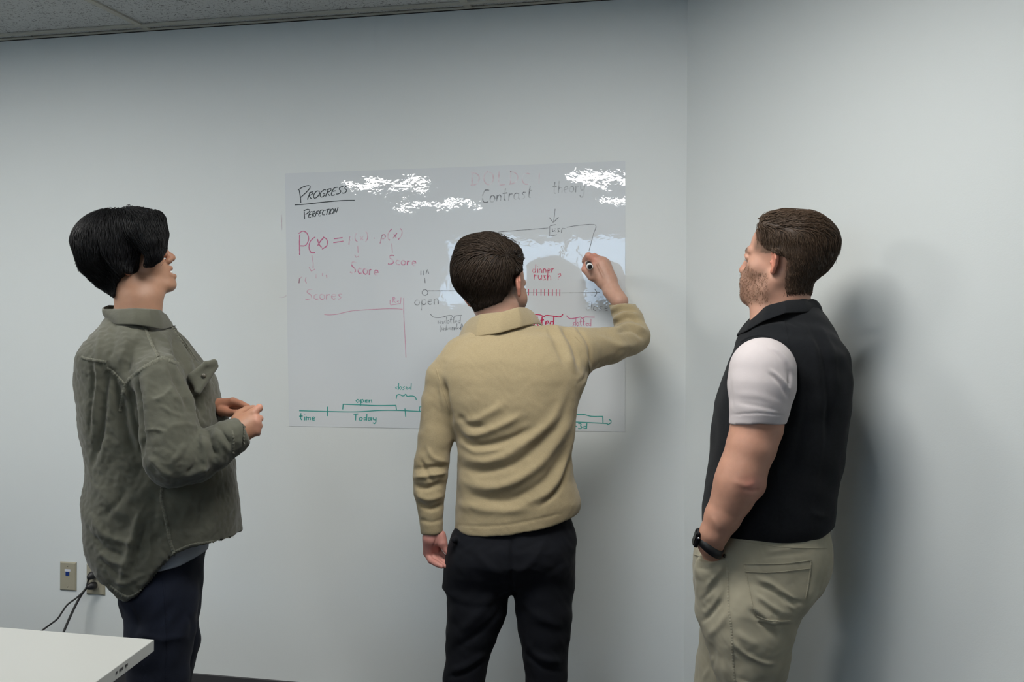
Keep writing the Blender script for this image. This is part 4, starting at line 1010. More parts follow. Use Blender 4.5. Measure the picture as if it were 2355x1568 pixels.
pchain(ga, [(1757, 850, 2.72, 60), (1748, 930, 2.70, 59), (1743, 974, 2.695, 59), (1731, 1020, 2.69, 56), (1716, 1062, 2.69, 53), (1700, 1100, 2.69, 51)], .02)
pchain(ga, [(1706, 1092, 2.69, 50), (1690, 1135, 2.70, 47.5), (1667, 1182, 2.71, 41), (1648, 1220, 2.72, 33), (1640, 1246, 2.735, 28), (1646, 1272, 2.762, 23), (1658, 1305, 2.785, 26)], .02)
pell(ga, 1746, 1112, 2.70, 12, 16, .03, .03)      # point of the elbow
# hand in the pocket
pchain(ga, [(1653, 1290, 2.775, 26), (1662, 1325, 2.79, 26)], .015)
for i, (dx, dy) in enumerate(((0, 0), (12, 4), (24, 6), (34, 2))): pchain(ga, [(1650+dx*.6, 1325+dy, 2.79, 9), (1652+dx*.7, 1345+dy, 2.795, 8), (1656+dx*.7, 1356+dy, 2.80, 7)], .004, k0=.004)
Va, Qa = finish(ga, 3); Na = normals(Va, Qa)
Va = folds(Va, Na, [([(1715, 1120), (1735, 1122), (1752, 1118)], 4, -.003), ([(1690, 1100), (1720, 1110), (1745, 1102)], 7, .002), ([(1640, 1180), (1660, 1215), (1655, 1240)], 5, .0015)])
pa = PIX(Va); er = np.exp(-((pa[0]-1732)**2/26.**2+(pa[1]-1110)**2/22.**2)); Ca = mixc(np.array(SKR)*np.array((.97, .93, .90)), srgb(206, 138, 122), np.clip(er*.7, 0, 1))
Ca = Ca*(1+.06*nz(Va, 130, 1.3))[:, None]
gb = pgrid(1600, 1960, 690, 2000, 2.6, 3.1, .009)
pchain(gb, [(1812, 760, 2.86, 70), (1810, 900, 2.86, 100), (1790, 1080, 2.86, 105), (1770, 1240, 2.86, 90)], .05)
pchain(gb, [(1800, 830, 2.86, 50), (1757, 845, 2.74, 50)], .02)
pchain(gb, [(1745, 1280, 2.82, 60), (1735, 1480, 2.80, 48), (1740, 1760, 2.81, 26), (1745, 1945, 2.81, 22)], .02)
pchain(gb, [(1755, 1280, 2.9, 60), (1700, 1480, 2.95, 44), (1690, 1730, 2.96, 26), (1695, 1890, 2.96, 22)], .02)
pchain(gb, [(1800, 830, 2.9, 50), (1770, 850, 3.02, 42), (1720, 1080, 3.03, 34), (1660, 1230, 3.0, 24), (1670, 1290, 2.98, 28)], .02)
Vb, Qb = finish(gb, 1)
V, Q, C_ = join([(Vh, Qh, Ch), (Va, Qa, Ca), (Vb, Qb, np.tile(np.array(SKR), (len(Vb), 1)))])
npmesh('body', V, Q, SK, manR, C_)
EYE = mat('eye_white', srgb(225, 222, 218), .2)
for s_ in (-1, 1):
    bm = bmesh.new(); bmesh.ops.create_uvsphere(bm, u_segments=16, v_segments=12, radius=.0115*TR.S); me = bpy.data.meshes.new('eye'); bm.to_mesh(me); bm.free()
    o = link('eye', me, EYE, manR, True); o.location = TR(s_*.031, .0845, .0035)
# hair
HLR = ([-.2, -.02, .012, .030, .045, .065, .085, .3], [-.020, -.020, -.022, .042, .058, .066, .070, .08], -.088, .25)
gm = head_shell(gh, TR, (-.17, -.15, -.17), (.19, .15, .19), .0033, lambda L: .002+.012*sstep(L[:, 2], .035, .10)+.007*sstep(-L[:, 1], .02, .08)*sstep(L[:, 2], -.06, .0), HLR, .03)
YR = TR.O[1]
LT = TR
def hairline(X, Y, Z):
    x, y, z = loc(X, Y, Z)
    lim = np.interp(z, HLR[0], HLR[1])+.008
    a = y-lim; b = HLR[2]-.006-.25*(y+.09)-z
    return np.maximum(a, b)*LT.S
pell(gm, 1856, 560, YR, 65, 66, .080, .03)
gm.cut(hairline, .004)
# swept top
def pbox(g, L, k): pass
pchain(gm, [(1763, 507, YR-.02, 19), (1800, 506, YR-.02, 20), (1848, 512, YR-.01, 24), (1885, 535, YR, 24)], .02)
pchain(gm, [(1763, 507, YR+.03, 19), (1800, 506, YR+.03, 21), (1848, 510, YR+.03, 24)], .02)
pchain(gm, [(1760, 512, YR-.045, 14), (1800, 512, YR-.05, 16), (1846, 522, YR-.05, 18)], .015)
Vm, Qm = finish(gm, 3)
def flowR(P):
    L = TR.inv(P); top = sstep(L[:, 2]+.3*np.clip(-L[:, 1]-.04, 0, 1)*0, .072, .09)[:, None]
    back = np.array((.9, .1, -.25)); down = np.array((.35, 0, -1.))
    return back*top+down*(1-top)
def colR(P):
    L = TR.inv(P); t = sstep(L[:, 2], .05, .10); c = mixc(HR*.85, HR*1.0, t)
    e = np.minimum(np.interp(L[:, 2], HLR[0], HLR[1])-L[:, 1], L[:, 2]-(HLR[2]-HLR[3]*(L[:, 1]+.09)))
    return mixc(c, np.array(SKR)*.55, .55*sstep(-e, -.035, -.004)*(1-t))
good = np.where((normals(Vm, Qm)*gm.grad(Vm)).sum(1) > .9)[0]; sel = RNG.choice(good, 7500)
s1 = strands('s', gm, Vm[sel]+RNG.normal(size=(7500, 3))*.001, flowR, None, None, .04, 7, .0008, .003, col=colR, seed=5, jitter=.2, lenf=lambda P: .30+.9*sstep(TR.inv(P)[:, 2], .05, .09), liftf=lambda P: .0012+.003*sstep(TR.inv(P)[:, 2], .05, .09))
tips = []
for i in range(70):
    x = random.uniform(1750, 1860); y = np.interp(x, [1745, 1775, 1850, 1880], [492, 487, 489, 500])+random.uniform(0, 5); Yd = YR+random.uniform(-.06, .05); d = random.uniform(12, 26)
    tips.append([(x-d*.5, y+4, Yd), (x, y-1.5, Yd), (x+d*.6, y-1, Yd), (x+d, y+3+random.uniform(-2, 4), Yd)])
for i in range(40):
    y = random.uniform(505, 585); x = np.interp(y, [490, 530, 560, 600], [1860, 1905, 1919, 1916]); Yd = YR+random.uniform(-.05, .05)
    tips.append([(x-14, y-12, Yd), (x-4, y-4, Yd), (x+1, y+5, Yd), (x+2+random.uniform(-2, 4), y+14, Yd)])
for i in range(24):
    x = random.uniform(1745, 1760); Yd = YR+random.uniform(-.06, .05); tips.append([(x+6, 524, Yd), (x-1, 512, Yd), (x-1, 499, Yd), (x+random.uniform(2, 8), 489, Yd)])
V, Q, C_ = join([(Vm, Qm, colR(Vm)*.6), s1]+wisps(HR*.9, tips)); npmesh('hair', V, Q, HAIR, manR, C_)
# stubble
bsel = np.where(beardR(TR.inv(Vh)) > .40)[0]; bsel = RNG.choice(bsel, 1700)
bs_ = strands('b', gh, Vh[bsel]+RNG.normal(size=(len(bsel), 3))*.0012, lambda P: np.tile(np.array((-.25, 0, -1.)), (len(P), 1)), None, None, .005, 3, .0003, .0014, col=lambda P: np.tile(np.array(srgb(128, 98, 76)), (len(P), 1)), seed=9, jitter=.4)
npmesh('beard', bs_[0], bs_[1], HAIR, manR, bs_[2])['kind'] = 'stuff'
# vest
VST = cloth_mat('black_fleece', srgb(23, 25, 28), 500, .5, .001, .12, 120, None, .95, .04)
gv = pgrid(1600, 1975, 690, 1240, 2.6, 3.12, .004)
gv.loft(rows([(700, 1752, 1876, 2.86, .07), (715, 1740, 1893, 2.86, .09), (745, 1716, 1908, 2.86, .13), (775, 1698, 1924, 2.86, .16), (809, 1690, 1944, 2.86, .175), (863, 1668, 1952, 2.86, .178), (920, 1648, 1951, 2.86, .172), (952, 1645, 1948, 2.86, .168),
  (1010, 1640, 1942, 2.86, .165), (1063, 1635, 1936, 2.86, .162), (1131, 1628, 1922, 2.86, .16), (1160, 1621, 1920, 2.86, .16), (1195, 1623, 1917, 2.86, .155), (1230, 1630, 1905, 2.86, .14)]), .01, 2.3)
# arm opening of the vest: room for the sleeve
pchain(gv, [(1754, 850, 2.66, 76), (1752, 905, 2.65, 74)], .006, op='s')
gv.cut(below([(1590, 1224), (1700, 1226), (1810, 1229), (1881, 1222), (1913, 1210), (1980, 1200)], 2.8), .004)
Vv, Qv = finish(gv, 3); Nv = normals(Vv, Qv)
Vv = folds(Vv, Nv, [([(1845, 740), (1875, 800), (1888, 900), (1890, 1000), (1875, 1120)], 9, .005), ([(1862, 745), (1895, 810), (1906, 900), (1903, 1000)], 8, -.005), ([(1885, 740), (1915, 800), (1925, 880)], 7, .003), ([(1838, 880), (1832, 960), (1810, 1040)], 12, .004), ([(1860, 860), (1855, 960), (1830, 1060), (1800, 1100)], 12, -.004), ([(1745, 745), (1790, 740), (1830, 760)], 5, .002), ([(1760, 735), (1800, 728), (1840, 745)], 4, -.002), ([(1645, 1140), (1640, 1180), (1650, 1215)], 8, -.004), ([(1870, 1170), (1900, 1180), (1915, 1175)], 8, .003)])
Vv = Vv+normals(Vv, Qv)*waves(Vv, .001, .12, 21)[:, None]
vest = npmesh('vest', Vv, Qv, VST, manR); tv = [bvh(vest)]
band('collar', ring([(-170, 1740, 760, 3.02), (-130, 1702, 772, 2.98), (-95, 1697, 766, 2.90), (-70, 1720, 755, 2.82), (-40, 1757, 732, 2.765), (0, 1805, 713, 2.75), (40, 1850, 711, 2.775), (70, 1884, 712, 2.83), (95, 1887, 709, 2.88), (130, 1870, 706, 2.95), (170, 1820, 708, 2.98)]),
     ring([(-170, 1770, 722, 2.96), (-130, 1742, 722, 2.94), (-95, 1738, 715, 2.89), (-70, 1748, 706, 2.835), (-40, 1768, 694, 2.795), (0, 1808, 683, 2.785), (40, 1845, 678, 2.80), (70, 1866, 679, 2.84), (95, 1873, 682, 2.88), (130, 1860, 682, 2.93), (170, 1820, 688, 2.95)]), .006, VST, manR, -150, 165, mid=.004)
seam('seam', tv, [(1800, 716), (1808, 750), (1815, 790)], 3, VST, vest, .001)
seam('piping', tv, [(1703, 780), (1725, 768), (1755, 764), (1790, 776), (1818, 800), (1836, 840), (1838, 880), (1828, 915), (1812, 930)], 5, VST, vest, .003)
seam('seam', tv, [(1790, 1040), (1792, 1100), (1797, 1170), (1798, 1222)], 3, VST, vest, .001)
# white short sleeve
TEE = cloth_mat('white_tee', srgb(196, 188, 188), 900, .3, .0006, .02, 40, None, .9, .1)
gs = pgrid(1660, 1850, 755, 985, 2.52, 2.9, .0034)
pchain(gs, [(1755, 846, 2.695, 77), (1753, 880, 2.69, 77), (1749, 925, 2.685, 68), (1744, 965, 2.69, 62.5), (1742, 1010, 2.69, 62)], .015)
gs.cut(below([(1600, 975), (1683, 970), (1740, 964), (1806, 967), (1860, 970)], 2.68))
Vs_, Qs_ = finish(gs, 2); Ns_ = normals(Vs_, Qs_)
Vs_ = folds(Vs_, Ns_, [([(1765, 790), (1795, 815), (1815, 850), (1818, 880)], 4, -.0035), ([(1775, 790), (1805, 812), (1826, 850)], 4, .003), ([(1768, 850), (1795, 875), (1812, 905)], 4, -.004), ([(1772, 842), (1800, 866), (1820, 890)], 3.5, .003), ([(1690, 900), (1750, 905), (1800, 925)], 9, .002), ([(1684, 948), (1745, 943), (1806, 948)], 1.8, -.002), ([(1808, 820), (1818, 850), (1812, 890)], 3, -.003), ([(1700, 920), (1760, 930), (1800, 940)], 5, -.0015), ([(1680, 860), (1683, 900), (1686, 930)], 4, -.002)])
npmesh('sleeve', Vs_, Qs_, TEE, manR)
# wristwatch
WB = mat('watch_band', srgb(20, 20, 22), .55); WC = mat('watch_case', srgb(34, 34, 37), .25, metal=.6); WG = mat('watch_glass', srgb(12, 12, 14), .08)
c0 = W(1641, 1243, 2.73); ax = W(1634, 1268, 2.738)-W(1650, 1218, 2.722); ax /= np.linalg.norm(ax)
s0 = np.cross(ax, (0, 1, 0)); s0 /= np.linalg.norm(s0); t0 = np.cross(ax, s0)
if s0[0] > 0: s0, t0 = -s0, -t0
bp = []; 
V, Fc = [], []
n = 48
for i in range(n):
    a = 2*math.pi*i/n; rad = (.0315*math.cos(a)*s0 + .0335*math.sin(a)*t0)
    o_ = rad/np.linalg.norm(rad); tilt = ax*(.012*math.cos(a)*-1)
    for (h_, e) in ((-.011, 0), (-.011, .0028), (.011, .0028), (.011, 0)): V.append(c0+rad+o_*e+ax*h_+tilt+ax*.006)
for i in range(n):
    for j in range(4): Fc.append((i*4+j, ((i+1) % n)*4+j, ((i+1) % n)*4+(j+1) % 4, i*4+(j+1) % 4))
wb = pydata('wristwatch', V, Fc, WB, manR, True); wb['label'] = 'black wristwatch with rubber band'
cc0 = c0+s0*.0355-ax*.004; A0 = cc0-ax*.020-t0*.017-s0*.004
bx('watch_case', A0, ax*.040, t0*.034, s0*.011, WC, wb, .0035, 3)
bx('watch_glass', A0+s0*.0112+ax*.003+t0*.003, ax*.034, t0*.028, s0*.0016, WG, wb, .0012)
cr = c0+s0*.0365-ax*.006; 
tube('crown', [cr-np.array((0, .0165, 0)), cr-np.array((0, .0195, 0))], .003, mat('crown_metal', (.7, .7, .7), .2, metal=1), wb, 12)
# khaki trousers
KH = cloth_mat('khaki', srgb(156, 150, 130), 1500, .25, .0005, .04, 30, None, .85, .1)
gt = pgrid(1585, 1930, 1190, 1990, 2.62, 3.12, .0042)
gt.loft(rows([(1200, 1642, 1904, 2.86, .135), (1225, 1622, 1911, 2.86, .145), (1250, 1606, 1914, 2.86, .152), (1275, 1602, 1914, 2.86, .155), (1305, 1601, 1910, 2.86, .155), (1335, 1603, 1898, 2.855, .155), (1370, 1608, 1870, 2.85, .155), (1398, 1611, 1845, 2.85, .15), (1422, 1616, 1836, 2.85, .14), (1440, 1622, 1833, 2.85, .13)]), .012, 2.4)
pchain(gt, [(1729, 1380, 2.80, 104), (1730, 1440, 2.80, 102), (1734, 1500, 2.80, 91), (1738, 1568, 2.80, 76), (1742, 1680, 2.80, 62), (1744, 1800, 2.81, 52), (1746, 1940, 2.81, 46)], .012, k0=.012)
pchain(gt, [(1712, 1400, 2.93, 96), (1700, 1460, 2.95, 82), (1692, 1520, 2.955, 79), (1682, 1580, 2.96, 74), (1688, 1700, 2.96, 58), (1694, 1870, 2.96, 46)], .012, k0=.010)
gt.cut(lambda X, Y, Z: .03-Z)
# pocket mouth under the wrist
pchain(gt, [(1641, 1306, 2.765, 38), (1650, 1345, 2.775, 38), (1668, 1390, 2.80, 60)], .03)
pchain(gt, [(1590, 1240, 2.68, 25), (1640, 1240, 2.67, 24), (1672, 1238, 2.675, 22), (1694, 1224, 2.69, 12)], .006, op='s')
pchain(gt, [(1595, 1240, 2.73, 25), (1640, 1240, 2.73, 24), (1672, 1238, 2.73, 20)], .006, op='s')
Vt, Qt = finish(gt, 3); Nt = normals(Vt, Qt)
FR = [([(1608, 1285), (1635, 1290), (1665, 1282)], 4, .003), ([(1606, 1278), (1635, 1281), (1668, 1276)], 2.5, -.003), ([(1610, 1300), (1635, 1303), (1660, 1292)], 3, -.002), ([(1630, 1345), (1650, 1320), (1672, 1295)], 6, .004), ([(1620, 1375), (1650, 1345), (1675, 1310)], 5, -.003), ([(1622, 1410), (1650, 1380), (1675, 1340)], 7, .003), ([(1620, 1425), (1640, 1410), (1668, 1375)], 4, -.003), ([(1640, 1455), (1665, 1430), (1680, 1400)], 7, .003),
 ([(1745, 1322), (1780, 1335), (1815, 1360), (1840, 1372)], 6, .006), ([(1748, 1338), (1785, 1352), (1815, 1375), (1838, 1382)], 5, -.005), ([(1745, 1360), (1780, 1385), (1810, 1402)], 5, .004), ([(1750, 1375), (1775, 1396), (1800, 1412)], 4, -.003), ([(1800, 1355), (1828, 1372), (1850, 1378)], 4, -.006), ([(1808, 1368), (1825, 1385), (1834, 1395)], 4, .003),
 ([(1730, 1395), (1755, 1420), (1790, 1455)], 7, -.005), ([(1740, 1388), (1772, 1415), (1800, 1440)], 7, .004), ([(1745, 1418), (1780, 1424), (1830, 1422)], 3, .004), ([(1748, 1426), (1785, 1431), (1828, 1428)], 3, -.003),
 ([(1695, 1470), (1720, 1495), (1760, 1515), (1790, 1520)], 5, .005), ([(1695, 1485), (1725, 1510), (1765, 1525)], 5, -.004), ([(1700, 1440), (1720, 1462), (1750, 1478)], 8, .003), ([(1770, 1262), (1815, 1255), (1855, 1250)], 5, .0025), ([(1760, 1275), (1815, 1268), (1865, 1262)], 4, -.002), ([(1700, 1560), (1740, 1575), (1790, 1570)], 8, .004), ([(1640, 1540), (1650, 1500), (1640, 1470)], 8, -.004), ([(1625, 1560), (1640, 1530), (1650, 1500)], 5, .003), ([(1672, 1520), (1680, 1560), (1690, 1600)], 8, .003)]
Vt = folds(Vt, Nt, FR); Nt = normals(Vt, Qt); Vt = Vt+Nt*(waves(Vt, .0011, .10, 31)+waves(Vt, .0003, .03, 33))[:, None]
kh = npmesh('trousers', Vt, Qt, KH, manR); tk = [bvh(kh)]
seam('waistband_seam', tk, [(1703, 1237), (1750, 1243), (1800, 1250), (1850, 1252), (1907, 1252)], 2.5, KH, kh, .0012)
seam('side_seam', tk, [(1676, 1266), (1680, 1320), (1682, 1370), (1684, 1400), (1690, 1440), (1693, 1490), (1696, 1530), (1700, 1568)], 7, KH, kh, .0016, .5)
seam('pocket_edge', tk, [(1603, 1270), (1625, 1274), (1650, 1271), (1674, 1269)], 4, KH, kh, .002)
pk = [(1716, 1291), (1760, 1290), (1812, 1288), (1872, 1280)]
for L, wd in ((pk, 3), ([(1720, 1308), (1780, 1309), (1868, 1299)], 2.2), ([(1717, 1292), (1728, 1340), (1738, 1385), (1747, 1410)], 5), ([(1872, 1281), (1868, 1320), (1860, 1370)], 5), ([(1747, 1410), (1770, 1418), (1800, 1421), (1826, 1420)], 4)):
    seam('back_pocket_seam', tk, L, wd, KH, kh, .0018, .35)
RV_ = mat('rivet', srgb(64, 56, 44), .35, metal=.7)
q = project(tk, [(1672, 1272)], 0)[0]
if q: tube('rivet', [q[0]-q[1]*.001, q[0]+q[1]*.0012, q[0]+q[1]*.0022], [.0048, .0048, .003], RV_, kh, 14)
shoe_pair(manR, [(W(1746, 1950, 2.81)[0]+.03, 2.80, -1.15), (W(1694, 1880, 2.96)[0]+.03, 2.96, -1.0)], SHO, SOL)
# ------------------------------------------------------------------ the dark-haired person in the olive overshirt
manL = empty('person', W(380, 1920, 2.95))
tag(manL, 'smiling dark-haired person in olive overshirt and jeans, hands held together at the waist', 'person')
TL_ = Frame(rot(math.radians(76), math.radians(27), 0), S=.98).anchor((0, .1195, -.030), W(400, 598, 3.05))
gh = Grid(TL_.O-np.array((.17, .16, .20)), TL_.O+np.array((.18, .16, .17)), .0024); gh.pad = .03
build_head(gh, TL_, ear_out=.1, smile=1, jaw=.95)
gh.chain([TL_(0, -.025, -.03), W(316, 700, 3.0), W(312, 780, 3.0)], [.050, .056, .070], .025)
gh.chain([TL_(0, .035, -.082), W(348, 690, 3.0), W(342, 720, 3.0)], [.022, .026, .030], .02)
Vh, Qh = finish(gh, 2)
SKL = srgb(166, 126, 102); HL = np.array(srgb(17, 17, 19))
Ch = skincol(Vh, TL_, SKL)
L_ = TL_.inv(Vh); te = sstep(-(np.abs(L_[:, 2]+.0655)), -.0052, -.0038)*sstep(-np.abs(L_[:, 0]), -.018, -.014)*sstep(L_[:, 1], .078, .080)*0
Ch = mixc(Ch, srgb(230, 228, 222), np.clip(te, 0, 1))
# hands
g1 = pgrid(520, 625, 915, 1040, 2.75, 3.02, .0021)
pchain(g1, [(520, 1030, 2.815, 24), (548, 1005, 2.83, 25), (556, 1000, 2.838, 25)], .01)
pchain(g1, [(556, 1000, 2.838, 24), (588, 996, 2.848, 15)], .012); pchain(g1, [(556, 992, 2.838, 22), (588, 978, 2.845, 16)], .012); pchain(g1, [(556, 984, 2.842, 20), (583, 960, 2.855, 14)], .012)
for f in ([(584, 957, 2.85, 11), (598, 944, 2.858, 8.2), (599, 947, 2.895, 7), (588, 950, 2.915, 6)], [(590, 970, 2.845, 10.5), (600, 969, 2.858, 7.6), (598, 970, 2.895, 6.8), (588, 972, 2.91, 6)],
          [(592, 984, 2.845, 10), (599, 986, 2.858, 7.4), (596, 988, 2.893, 6.4), (586, 988, 2.905, 5.6)], [(588, 1000, 2.848, 9.5), (595, 1003, 2.862, 6.8), (591, 1004, 2.89, 5.8), (583, 1002, 2.90, 5.2)]):
    pchain(g1, f, .005, k0=.0035)
pchain(g1, [(545, 976, 2.845, 14), (553, 960, 2.865, 11), (568, 951, 2.885, 9.5), (584, 945, 2.90, 7)], .008, k0=.008)
V1, Q1 = finish(g1, 1)
g2 = pgrid(490, 600, 895, 985, 2.86, 3.08, .0021)
pchain(g2, [(480, 950, 3.01, 20), (508, 945, 2.99, 19)], .01); pchain(g2, [(508, 940, 2.985, 16), (536, 933, 2.965, 11)], .01); pchain(g2, [(508, 950, 2.99, 15), (532, 946, 2.985, 11)], .01)
for f in ([(538, 931, 2.962, 9.5), (556, 936, 2.945, 7.5), (570, 942, 2.93, 6.6), (580, 948, 2.92, 5.6)], [(537, 940, 2.975, 9), (554, 945, 2.965, 7.2), (560, 954, 2.95, 6.2), (552, 959, 2.94, 5.4)],
          [(534, 948, 2.985, 8.5), (549, 955, 2.98, 6.8), (552, 963, 2.965, 6), (544, 966, 2.955, 5)], [(530, 955, 2.99, 7.5), (542, 962, 2.988, 6), (544, 969, 2.975, 5.4), (537, 971, 2.965, 4.6)]): pchain(g2, f, .004, k0=.0035)
pchain(g2, [(512, 952, 2.965, 12), (530, 957, 2.945, 9), (545, 957, 2.93, 7.6), (558, 955, 2.922, 6)], .006, k0=.006)
V2, Q2 = finish(g2, 1)
ks = np.array(srgb(196, 142, 122)); C1 = np.tile(np.array(SKL)*np.array((1.0, .93, .9)), (len(V1), 1)); C2 = np.tile(np.array(SKL)*np.array((1.0, .84, .82)), (len(V2), 1))
p1 = PIX(V1); C1 = mixc(C1, ks, np.clip(np.exp(-((p1[0]-602)**2/14.**2)), 0, .6))
gb = pgrid(180, 570, 700, 1940, 2.7, 3.3, .009)
pchain(gb, [(312, 760, 3.0, 60), (330, 880, 3.0, 90), (350, 1050, 3.0, 95), (375, 1300, 3.0, 70)], .05)
pchain(gb, [(345, 850, 2.92, 50), (375, 870, 2.84, 32), (405, 1050, 2.80, 28), (480, 1045, 2.81, 24), (545, 1006, 2.83, 21)], .01)
pchain(gb, [(350, 850, 3.08, 50), (400, 880, 3.16, 30), (440, 1020, 3.16, 26), (505, 945, 3.0, 17)], .01)
pchain(gb, [(375, 1320, 2.96, 60), (370, 1500, 2.94, 44), (372, 1700, 2.94, 28), (375, 1885, 2.94, 20)], .02)
pchain(gb, [(385, 1320, 3.06, 56), (395, 1500, 3.09, 40), (392, 1680, 3.10, 26), (392, 1830, 3.10, 20)], .02)
Vb, Qb = finish(gb, 1)
V, Q, C_ = join([(Vh, Qh, Ch), (V1, Q1, C1), (V2, Q2, C2), (Vb, Qb, np.tile(np.array(SKL), (len(Vb), 1)))])
npmesh('body', V, Q, SK, manL, C_)
TEETH = mat('teeth', srgb(232, 230, 224), .25)
R_ = TL_.R; pts = [TL_(x, y, -.0660) for x, y in ((-.015, .079), (-.009, .0875), (0, .0905), (.009, .0875), (.015, .079))]
tube('teeth', smooth_path(pts, 3), .0040, TEETH, manL, 8)
for s_ in (-1, 1):
    bm = bmesh.new(); bmesh.ops.create_uvsphere(bm, u_segments=16, v_segments=12, radius=.0112); me = bpy.data.meshes.new('eye'); bm.to_mesh(me); bm.free()
    o = link('eye', me, EYE, manL, True); o.location = TL_(s_*.031, .0845, .0035)
# hair
HLL = ([-.2, -.045, -.03, .03, .075, .085, .3], [-.028, -.02, .006, .050, .082, .11, .13], -.30, 0)
gm = head_shell(gh, TL_, (-.18, -.16, -.17), (.15, .16, .19), .0033, lambda L: .008+.010*sstep(L[:, 2], .0, .06), HLL, .02)
YL = TL_.O[1]; LT = TL_
def lineL(X, Y, Z):
    x, y, z = loc(X, Y, Z)
    lim = np.interp(z, [-.2, -.045, -.03, .03, .075, .085, .3], [-.028, -.02, .012, .055, .082, .11, .13])
    return (y-lim+0*x)*LT.S
pell(gm, 270, 573, YL, 104, 82, .112, .02); pell(gm, 318, 545, YL, 58, 54, .098, .02)
pchain(gm, [(226, 600, YL, 52), (248, 645, YL, 38), (262, 668, YL+.0, 24)], .02)
gm.cut(lineL, .004)
napeL = below([(100, 500), (166, 590), (180, 632), (205, 666), (236, 684), (259, 693), (264, 660), (290, 638), (303, 638), (326, 615), (345, 624), (362, 612), (376, 590), (400, 560), (480, 500)], YL-.07)
gm.cut(lambda X, Y, Z: napeL(X, 0, Z)+0*Y, .004)
pchain(gm, [(322, 545, YL-.075, 36), (345, 570, YL-.082, 26), (351, 595, YL-.085, 17), (343, 612, YL-.085, 9), (334, 618, YL-.082, 4)], .012)
pchain(gm, [(350, 520, YL-.05, 26), (358, 550, YL-.055, 23), (361, 580, YL-.055, 16), (357, 600, YL-.07, 9)], .012)
pchain(gm, [(352, 520, YL+.02, 24), (358, 550, YL+.03, 20)], .015)
Vm, Qm = finish(gm, 3)
CR = W(262, 510, YL)
def flowL(P):
    px, py = PIX(P); d = P-CR; n = np.linalg.norm(d, axis=1)[:, None]; d = d/n
    fr_ = sstep(px, 300, 350)[:, None]; lowb = (sstep(-px, -290, -230)*sstep(py, 600, 650))[:, None]
    down = np.array((.05, -.1, -1.)); 
    return d*.6+down*.9+np.array((-.35, 0, 0))*fr_*sstep(py, 560, 610)[:, None]+np.array((.9, 0, .1))*lowb
good = np.where((normals(Vm, Qm)*gm.grad(Vm)).sum(1) > .9)[0]; sel = RNG.choice(good, 8500)
s1 = strands('s', gm, Vm[sel]+RNG.normal(size=(8500, 3))*.001, flowL, None, None, .055, 8, .0009, .0028, col=lambda P: np.tile(HL, (len(P), 1)), seed=15, jitter=.16, lenf=lambda P: 1-.7*sstep(PIX(P)[1], 585, 640))
w1 = np.array([W(336, 497, YL-.02), W(322, 492, YL-.02), W(340, 495, YL), W(310, 490, YL), W(330, 494, YL-.03), W(300, 489, YL-.01), W(345, 500, YL-.03), W(318, 491, YL+.01)])
tips = []
for i in range(26):
    x = random.uniform(285, 345); y0 = np.interp(x, [285, 310, 345], [489, 492, 503]); Yd = YL+random.uniform(-.04, .04)
    tips.append([(x, y0+3, Yd), (x+random.uniform(2, 10), y0-random.uniform(1, 9), Yd), (x+random.uniform(8, 20), y0-random.uniform(-2, 9), Yd), (x+random.uniform(12, 28), y0+random.uniform(-2, 12), Yd)])
tips.append([(372, 525, 3.0), (378, 550, 2.99), (383, 580, 2.99), (379, 605, 2.99), (368, 622, 2.98)]); tips.append([(370, 530, 3.0), (375, 555, 2.99), (380, 575, 2.99), (380, 592, 2.99)])
parts = wisps(HL, tips)
V, Q, C_ = join([(Vm, Qm, np.tile(HL*.6, (len(Vm), 1))), s1]+parts); npmesh('hair', V, Q, HAIR, manL, C_)
# jeans
JN = cloth_mat('indigo_denim', srgb(22, 27, 40), 1300, .4, .0007, .18, 14, None, .85, .03)
gt = pgrid(275, 490, 1240, 1930, 2.78, 3.24, .0045)
gt.loft(rows([(1250, 305, 474, 3.0, .13), (1300, 294, 470, 3.0, .135), (1350, 288, 468, 3.0, .13), (1385, 288, 466, 3.0, .115), (1420, 294, 464, 3.0, .09), (1440, 302, 462, 3.0, .06)]), .03, 2.4)
pchain(gt, [(378, 1380, 2.945, 84), (377, 1450, 2.94, 79), (372, 1500, 2.94, 76), (374, 1560, 2.94, 70), (376, 1680, 2.94, 56), (376, 1890, 2.94, 46)], .012)
pchain(gt, [(392, 1380, 3.07, 72), (400, 1440, 3.08, 62), (408, 1482, 3.08, 60), (398, 1530, 3.09, 60), (392, 1600, 3.10, 52), (392, 1830, 3.10, 42)], .012)
gt.cut(lambda X, Y, Z: .03-Z)
Vt, Qt = finish(gt, 3); Nt = normals(Vt, Qt)
Vt = folds(Vt, Nt, [([(300, 1400), (320, 1440), (315, 1480)], 8, -.004), ([(330, 1470), (380, 1480), (440, 1470)], 8, .003), ([(440, 1420), (450, 1450), (445, 1480)], 6, -.003)])
Vt = Vt+normals(Vt, Qt)*waves(Vt, .0012, .1, 41)[:, None]
jn = npmesh('jeans', Vt, Qt, JN, manL); tj = [bvh(jn)]
seam('side_seam', tj, [(376, 1322), (384, 1370), (390, 1440), (392, 1500), (390, 1568)], 4, JN, jn, .0014, .3)
shoe_pair(manL, [(W(376, 1900, 2.94)[0]-.03, 2.93, 1.45), (W(392, 1850, 3.10)[0]-.02, 3.10, 1.3)], SHO, SOL)
